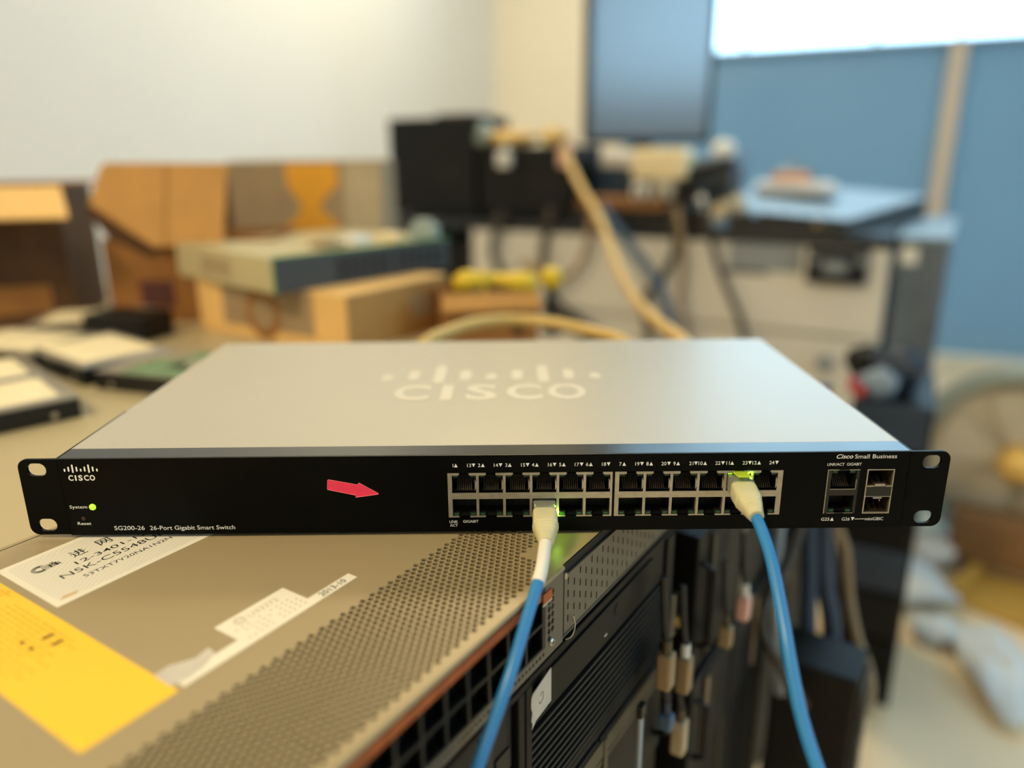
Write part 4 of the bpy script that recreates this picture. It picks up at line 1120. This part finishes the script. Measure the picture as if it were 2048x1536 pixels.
MB().tube([(28, 0, 14), (52, -6, 8), (74, 10, 5)], 5, 8).build('lead', M_BLUEGREY, wr, smooth=True)
bl = soft('plastic_bag', 'blue grey plastic bag standing behind the pale tray', 'bag', 800, 610, 0, (70, 50, 72), M_BLUEGREY, 12)
dt_ = thing('hand_drill', 'dark tool lying over the cream box end', 'tool', dpos(640, 60, 120), A_D)
MB().tube([(0, 0, 14), (50, 10, 30), (110, 20, 44)], lambda t: 15 - 4 * t, 12).build('body', M_PCBLK, dt_, smooth=True)
MB().box(-8, 24, -12, 20, -14, 12).build('grip', M_DARK, dt_, bevel=4)
MB().box(-14, 40, -30, 60, -76, -14).build('battery_foot', M_PCBLK, dt_, bevel=5)
for i, (s, v, z, w, d, h, m, lb) in enumerate((
        (716, -2, 0, 40, 36, 30, M_BLUEGREY, 'blue white plug block at the desk edge left of the tilted tray'),
        (712, 40, 0, 34, 40, 66, M_CREAMPL, 'cream plug block behind the blue white one at the desk edge'),
        (752, 30, 0, 44, 40, 88, M_FANPALE, 'pale beige plug block standing behind the tray corner'),
        (668, 170 - 190, 42, 36, 40, 30, M_NCABLE, 'navy plug block on the flat black device'),
        (690, -14, 42, 20, 30, 44, M_PALE, 'small white plug block on the end of the flat black device'))):
    t = thing('plug_block', lb, 'plug', dpos(s, v, z), A_D + 0.15 * (i - 2), 'plug blocks at the desk edge')
    MB().box(0, w, 0, d, 0, h * 0.85).build('body', m, t, bevel=4)
    MB().box(w * 0.3, w * 0.7, d * 0.3, d * 0.7, h * 0.8, h).build('pin_cap', m, t, bevel=2)
# monitor, standing upright on its short side
mo = thing('monitor', 'tall dark flat monitor turned upright at the back of the desk', 'monitor', dpos(152, 470, 0), A_D + math.radians(42))
MB().box(0, 446, 0, 42, 212, 900).build('housing', M_BEZEL, mo, bevel=6)
fr = MB().grid_plate(0, 446, 212, 900, [(20, 426, 236, 880)], -6, 0.2).build('bezel', M_BEZEL, mo, bevel=2)
MB().box(20, 426, -2.5, 0.5, 236, 880).build('screen', M_SCREEN, mo)
MB().box(190, 256, 42, 70, 20, 480).build('stand_post', M_BEZEL, mo, bevel=3)
MB().box(110, 336, -60, 150, 0, 20).build('stand_base', M_BEZEL, mo, bevel=5)
# tilted pale tray with scalloped dark front
tr = thing('metal_tray', 'flat pale tray tilted on the right of the desk, dark scalloped front edge', 'tray', dpos(758, 22, 0), A_D)
V = [(0, 0, 46), (282, 0, 28), (420, 500, 58), (-40, 500, 100)]
tb = MB(); tb.add([(x, y, z) for x, y, z in V] + [(x, y, z + 5) for x, y, z in V], [(3, 2, 1, 0), (4, 5, 6, 7), (0, 1, 5, 4), (1, 2, 6, 5), (2, 3, 7, 6), (3, 0, 4, 7)])
tb.build('top_sheet', M_TRAY, tr)
sc = [(0, 0)] + [(282, 0)]
for k in range(6):
    x1 = 282 - k * 47; z1 = 28 + 18 * (k * 47) / 282
    for q in range(7):
        u = q / 6; x = x1 - 47 * u
        sc.append((x, 28 + 18 * (282 - x) / 282 - 9 * math.sin(PI * u)))
MB().prism([sc], -3, -0.4, 'xz').build('scalloped_edge', M_DESKTOP, tr)
MB().add([(282, 0, 0), (420, 500, 0), (420, 500, 56), (282, 0, 27), (279, 1, 0), (417, 500, 0), (417, 500, 56), (279, 1, 27)], [(0, 1, 2, 3), (7, 6, 5, 4), (3, 2, 6, 7), (0, 3, 7, 4), (1, 5, 6, 2), (0, 4, 5, 1)]).build('side_wall', M_DESKTOP, tr)
MB().box(-30, 380, 488, 496, 0, 60).build('back_wall', M_DESKTOP, tr)
MB().lathe([(5, 0), (5, 3)], 10, Matrix.Translation((216, -3, 20)) @ Matrix.Rotation(PI / 2, 4, 'X')).build('brass_stud', M_BRASS, tr)
shp = thing('paper_stack', 'stack of white sheets lying on the back of the pale tray', 'paper', dpos(765, 262, 82), A_D)
for k in range(4):
    MB().box(0, 200, 0, 130, 4 + k * 4.5, 8 + k * 4.5, Matrix.Rotation(0.05 * k, 4, 'Z')).build('sheet', M_SHEET, shp)
MB().box(2, 198, 2, 128, -2, 4).build('backing_card', M_SHEET, shp)
op = thing('orange_packet', 'small orange packet on the white sheet stack', 'packet', dpos(790, 330, 107), A_D)
MB().add([(0, 0, 0), (110, 10, 0), (100, 60, 0), (-8, 50, 0), (6, 6, 22), (96, 14, 18), (90, 52, 16), (2, 44, 20)], [(3, 2, 1, 0), (4, 5, 6, 7), (0, 1, 5, 4), (1, 2, 6, 5), (2, 3, 7, 6), (3, 0, 4, 7)]).build('packet', M_ORPAPER, op)
MB().box(4, 90, 14, 44, 18, 22).build('pale_label', M_SHEET, op)
# cabinet against the right end of the desk
cab = thing('slate_cabinet', 'slate grey cabinet against the right end of the desk', 'cabinet', dpos(1150, 60, FLOOR), A_D)
MB().box(0, 104, 0, 640, 0, hh - 14).build('body', M_DESKSIDE, cab, bevel=3)
MB().box(-4, 108, -4, 644, hh - 14, hh - 4).build('top', M_TRAY, cab)
MB().box(5, 99, -5, 0, 420, hh - 24).build('door', M_DESKSIDE, cab, bevel=2)
MB().box(5, 99, -5, 0, 40, 410).build('drawer', M_DESKSIDE, cab, bevel=2)
MB().box(8, 44, -7, -5, hh - 66, hh - 26).build('pale_tag', M_PALE, cab)
# cables hanging over the desk front
CB = [   # desk coordinates: along the front, out from it, height
      ('thin dark cable drooping from the second case to behind the switch', [(275, -14, 22), (252, -14, -105), (293, -14, -216), (373, -14, -267), (482, -14, -327)], 11, M_DCABLE),
      ('dark brown cable hanging at the left end of the drawer front', [(120, -26, 3), (93, -26, -84), (134, -26, -169), (218, -26, -221), (331, -26, -269), (426, -26, -331)], 12, M_DCABLE),
      ('brown cable hanging over the desk edge and bending left', [(628, -16, 39), (640, -16, -55), (603, -16, -135), (564, -16, -192), (584, -16, -314)], 10, M_DCABLE),
      ('brown cable hanging straight over the desk edge beside the bent one', [(648, -34, 38), (671, -34, -77), (669, -34, -180), (700, -34, -296)], 8, M_BCABLE),
      ('dark cable hanging left of the grey plate on the drawer front', [(718, -18, 30), (760, -18, -98), (820, -18, -221), (838, -18, -297)], 9, M_DCABLE),
      ('dull blue cable falling over the drawer front behind the long yellow one', [(454, -46, 36), (528, -46, -45), (600, -46, -131), (638, -46, -207), (656, -46, -285)], 13, M_BGBLUE),
      ('dark cable looping to the left across the drawer front', [(416, -40, 22), (389, -40, -93), (321, -40, -153), (250, -40, -130)], 10, M_BCABLE),]
for lb, p, r, m in CB: cable(lb, [tuple(dpos(p[0][0], p[0][1] + 8, p[0][2] + r))] + [tuple(dpos(*q)) for q in p], r, m)

# ================================================================== DARK GEAR RIGHT OF THE RACK PILES
tw = thing('computer_tower', 'tall narrow black tower standing on the floor before the right hand pile end', 'computer', M_N @ Vector((396, -100, FLOOR)), A_N)
MB().box(0, 64, 0, 80, 0, -FLOOR - 292).build('case', M_PCBLK, tw, bevel=4)
MB().box(6, 58, -4, 0, 20, -FLOOR - 304).build('front_panel', M_DARK, tw, bevel=2)
for k in range(5): MB().box(10, 54, -6, -4, 250 + 44 * k, 286 + 44 * k).build('drive_cover', [M_SRV2, M_SLAT][k % 2], tw, bevel=1)
cr = thing('equipment_cabinet', 'tall dark equipment cabinet behind the right hand server pile', 'cabinet', (588, 850, FLOOR), math.radians(-28))
ch = -FLOOR - 212
MB().box(0, 124, 0, 240, 0, ch).build('body', M_PCBLK, cr, bevel=3)
for k in range(6): MB().box(6, 118, -5, 0, 60 + k * 88, 138 + k * 88).build('front_plate', [M_SRV, M_SRV2, M_NCABLE][k % 3], cr, bevel=2)
rp = thing('red_plug', 'red plug on top of the tall dark equipment cabinet', 'plug', (614, 833, -212), 0)
MB().box(-12, 16, 44, 74, 0, 26).build('body', M_RED, rp, bevel=4)
MB().tube([(0, 40, 14), (-8, 20, 20), (-20, 10, 10)], 7, 8).build('lead', M_RED, rp, smooth=True)
for i, (x, y, r, m, lb) in enumerate(((634, 857, (30, 26, 26), M_BLUEGREY, 'blue grey plastic wrap on the near part of the tall dark cabinet top'), (688, 900, (38, 40, 40), M_NCABLE, 'navy wrapped bundle at the right on the tall dark cabinet top'),
                                (666, 980, (34, 34, 30), M_PCBLK, 'black bundle at the back left on the tall dark cabinet top'))):
    t = thing('wrapped_bundle', lb, 'bundle', (x, y, -212), 0.3 * i)
    blob(MB(), (0, 0, r[2]), *r, seed=20 + i, flat=-r[2] + 1).build('body', m, t, smooth=True)
    blob(MB(), (r[0] * 0.4, -r[1] * 0.5, r[2] * 1.2), r[0] * 0.4, r[1] * 0.4, r[2] * 0.6, seed=31 + i).build('fold', m, t, smooth=True)
CD = [('beige cable hanging beside the right hand server pile and curling under', [(378, 436, -190), (386, 429, -217), (398, 419, -250), (402, 404, -300), (401, 373, -332), (406, 343, -362), (394, 315, -385), (361, 298, -373), (322, 287, -339)], 6, M_BCABLE),
      ('dark loop of cable in front of the right hand server pile', [(301, 317, -160), (278, 285, -193), (250, 255, -214), (245, 240, -235), (256, 225, -256), (280, 240, -300)], 5, M_DCABLE),
      ('thick navy cable hanging down the right hand pile', [(337, 384, -190), (335, 362, -251), (329, 337, -297), (331, 320, -340), (339, 303, -377)], 9, M_NCABLE),
      ('second navy cable hanging nearest the pile end', [(357, 393, -190), (355, 370, -256), (359, 346, -303), (349, 320, -354)], 10, M_NCABLE),
      ('greyish cable hanging left of the navy ones', [(279, 313, -150), (270, 290, -200), (272, 280, -262), (277, 274, -300)], 5, M_PLATE)]
_n = Vector((-math.sin(A_N), math.cos(A_N), 0))
for lb, p, r, m in CD:
    q = Vector((p[0][0], p[0][1], 0))
    # each comes over the front edge of the pile's top from behind
    edge = M_N.inverted() @ q
    top_pt = M_N @ Vector((min(edge.x, 612), 4, 0))
    pre = [top_pt + _n * 70 + Vector((0, 0, -70 + r)), top_pt + _n * 20 + Vector((0, 0, -70 + r)), top_pt - _n * (14 + r) + Vector((0, 0, -78)), q + Vector((0, 0, -125))]
    cable(lb, [tuple(v) for v in pre] + [t_ for t_ in p if t_[2] < -140], r, m)
cbx2 = thing('cream_box', 'small cream plastic box on top of the right hand server pile', 'box', M_N @ Vector((206, 20, -70)), A_N)
MB().box(0, 44, 0, 40, 0, 20).build('body', M_CREAMPL, cbx2, bevel=3)
MB().box(-1, 45, -1, 41, 16, 22).build('lid', M_CREAMPL, cbx2, bevel=2)
lt_ = thing('metal_bracket', 'pale metal bracket hooked on the first server of the right hand pile', 'bracket', Vector((131, 118, -152)), A_N)
MB().box(0, 18, 0, 3, 0, 36).box(0, 18, 3, 20, 32, 36).build('plate', M_STEEL, lt_, bevel=1)
MB().lathe([(4, 0), (4, 3)], 10, Matrix.Translation((9, 0, 10)) @ Matrix.Rotation(PI / 2, 4, 'X')).build('screw', M_BRASS, lt_)

# ================================================================== ON THE FLOOR AT THE RIGHT
fan = thing('floor_fan', 'big round pale floor fan with a brass coloured hub', 'fan', (1215, 1300, FLOOR), math.radians(-34))
FR = 235; FZ = 262
MR = Matrix.Translation((0, 0, FZ)) @ Matrix.Rotation(PI / 2, 4, 'X')
MB().lathe([(FR - 30, -30), (FR - 10, -20), (FR, 0), (FR - 8, 18), (FR - 26, 24), (FR - 34, 14), (FR - 40, -24)], 48, MR).build('guard_ring', M_FANGREY, fan, smooth=True)
MB().lathe([(10, -26), (FR - 36, -26), (FR - 36, -20), (10, -20)], 48, MR).build('back_disc', M_FANPALE, fan)
for k in range(5):
    a0 = 2 * PI * k / 5
    L = [(50 * math.cos(a0), 50 * math.sin(a0))] + [((FR - 62) * math.cos(a0 + q * 0.2), (FR - 62) * math.sin(a0 + q * 0.2)) for q in range(5)] + [(50 * math.cos(a0 + 0.9), 50 * math.sin(a0 + 0.9))]
    MB().prism([L], -8, -3, 'xy', MR).build('blade', M_FANPALE, fan)
MB().lathe([(46, -10), (46, 26), (34, 44), (12, 52)], 28, MR).build('hub', M_BRASS, fan, smooth=True)
MB().box(-150, 150, -90, 110, 0, 34).build('base', M_FANPALE, fan, bevel=10)
MB().box(-112, 170, -120, -44, 34, 160).build('front_box', M_BROWN, fan, bevel=8)
MB().tube([(-246, 0, 20), (-246, 0, FZ), (-232, 0, FZ)], 9, 8, smooth=0).tube([(246, 0, 20), (246, 0, FZ), (232, 0, FZ)], 9, 8, smooth=0).tube([(-246, 0, 20), (246, 0, 20)], 12, 8, smooth=0).build('yoke', M_FANPALE, fan)
gc = thing('cardboard_sheet', 'golden brown cardboard sheet lying on the floor in front of the fan', 'cardboard', (1160, 1110, FLOOR), math.radians(40))
MB().box(-110, 190, -120, 110, 2, 10).build('sheet', M_GOLDCARD, gc, bevel=1)
MB().box(-110, 190, 110, 130, 2, 40).build('turned_edge', M_GOLDCARD, gc)
def fbag(label, x, y, r, m, seed):
    t = thing('plastic_bag', label, 'bag', (x, y, FLOOR), 0.2 * seed)
    blob(MB(), (0, 0, r[2]), *r, seed=seed, flat=-r[2] + 1, nu=20, nv=12).build('body', m, t, smooth=True)
    blob(MB(), (r[0] * 0.4, r[1] * 0.3, r[2] * 1.1), r[0] * 0.5, r[1] * 0.5, r[2] * 0.7, seed=seed + 3, nu=16).build('fold', m, t, smooth=True)
fbag('pale blue white plastic bag on the floor left of the golden cardboard', 900, 1178, (84, 124, 36), M_BAG, 3)
fbag('flat white plastic bag on the floor in front of the golden cardboard', 945, 880, (150, 60, 22), M_BAG, 6)
fbag('crumpled pale blue bag on the floor nearest the camera side of the others', 886, 992, (46, 42, 26), M_BAG, 15)
fbag('small white bag on the floor against the cabinet side', 1052, 1290, (42, 60, 36), M_SHEET, 8)

def connector(label, loc, m, w, h, cap):
    t = thing('cable_connector', label, 'connector', loc, A_N)
    MB().box(-w / 2, w / 2, -5, 5, -h / 2, h / 2).build('body', m, t, bevel=2)
    MB().tube([(0, 0, h / 2 - 1), (0, 0, h / 2 + 10)], w * 0.3, 8, smooth=0).build('collar', cap, t, smooth=True)
    MB().tube([(0, 0, h / 2 + 8), (1, 3, h / 2 + 24), (3, 6, h / 2 + 52)], 2.6, 8).build('lead', M_BLKCABLE, t, smooth=True)
for lb, (x, y, z), m, w, h, c in (
        ('tan cable connector hanging before the lower right corner of the slatted server', (112, -14, -128), M_BCABLE, 11, 26, M_BROWNTRIM),
        ('tan connector with pale collar hanging in the gap, upper of two', (148, -14, -154), M_BCABLE, 11, 28, M_PALE),
        ('tan and cream connector hanging in the gap, lower of two', (147, -14, -206), M_CARDG2, 11, 28, M_BROWNTRIM),
        ('pinkish white connector hanging before the right hand pile', (258, -22, -159), M_PINK, 11, 22, M_PALE),
        ('small tan connector hanging left of the pinkish one', (214, -22, -160), M_BCABLE, 9, 18, M_BROWNTRIM),
        ('small blue connector hanging over the brown strip', (118, -14, -172), M_BGBLUE, 9, 12, M_NCABLE)):
    connector(lb, M_N @ Vector((x, y, z)), m, w, h, c)
rod = thing('hanging_strap', 'thin slate grey strap hanging before the brown striped server', 'strap', M_N @ Vector((79, -12, -138)), A_N)
MB().box(-2.6, 2.6, -1, 1, -44, 0).build('strap', M_PLATE, rod, bevel=0.5)
MB().box(-3.4, 3.4, -2, 2, -3, 6).build('clip', M_DARK, rod, bevel=0.6)
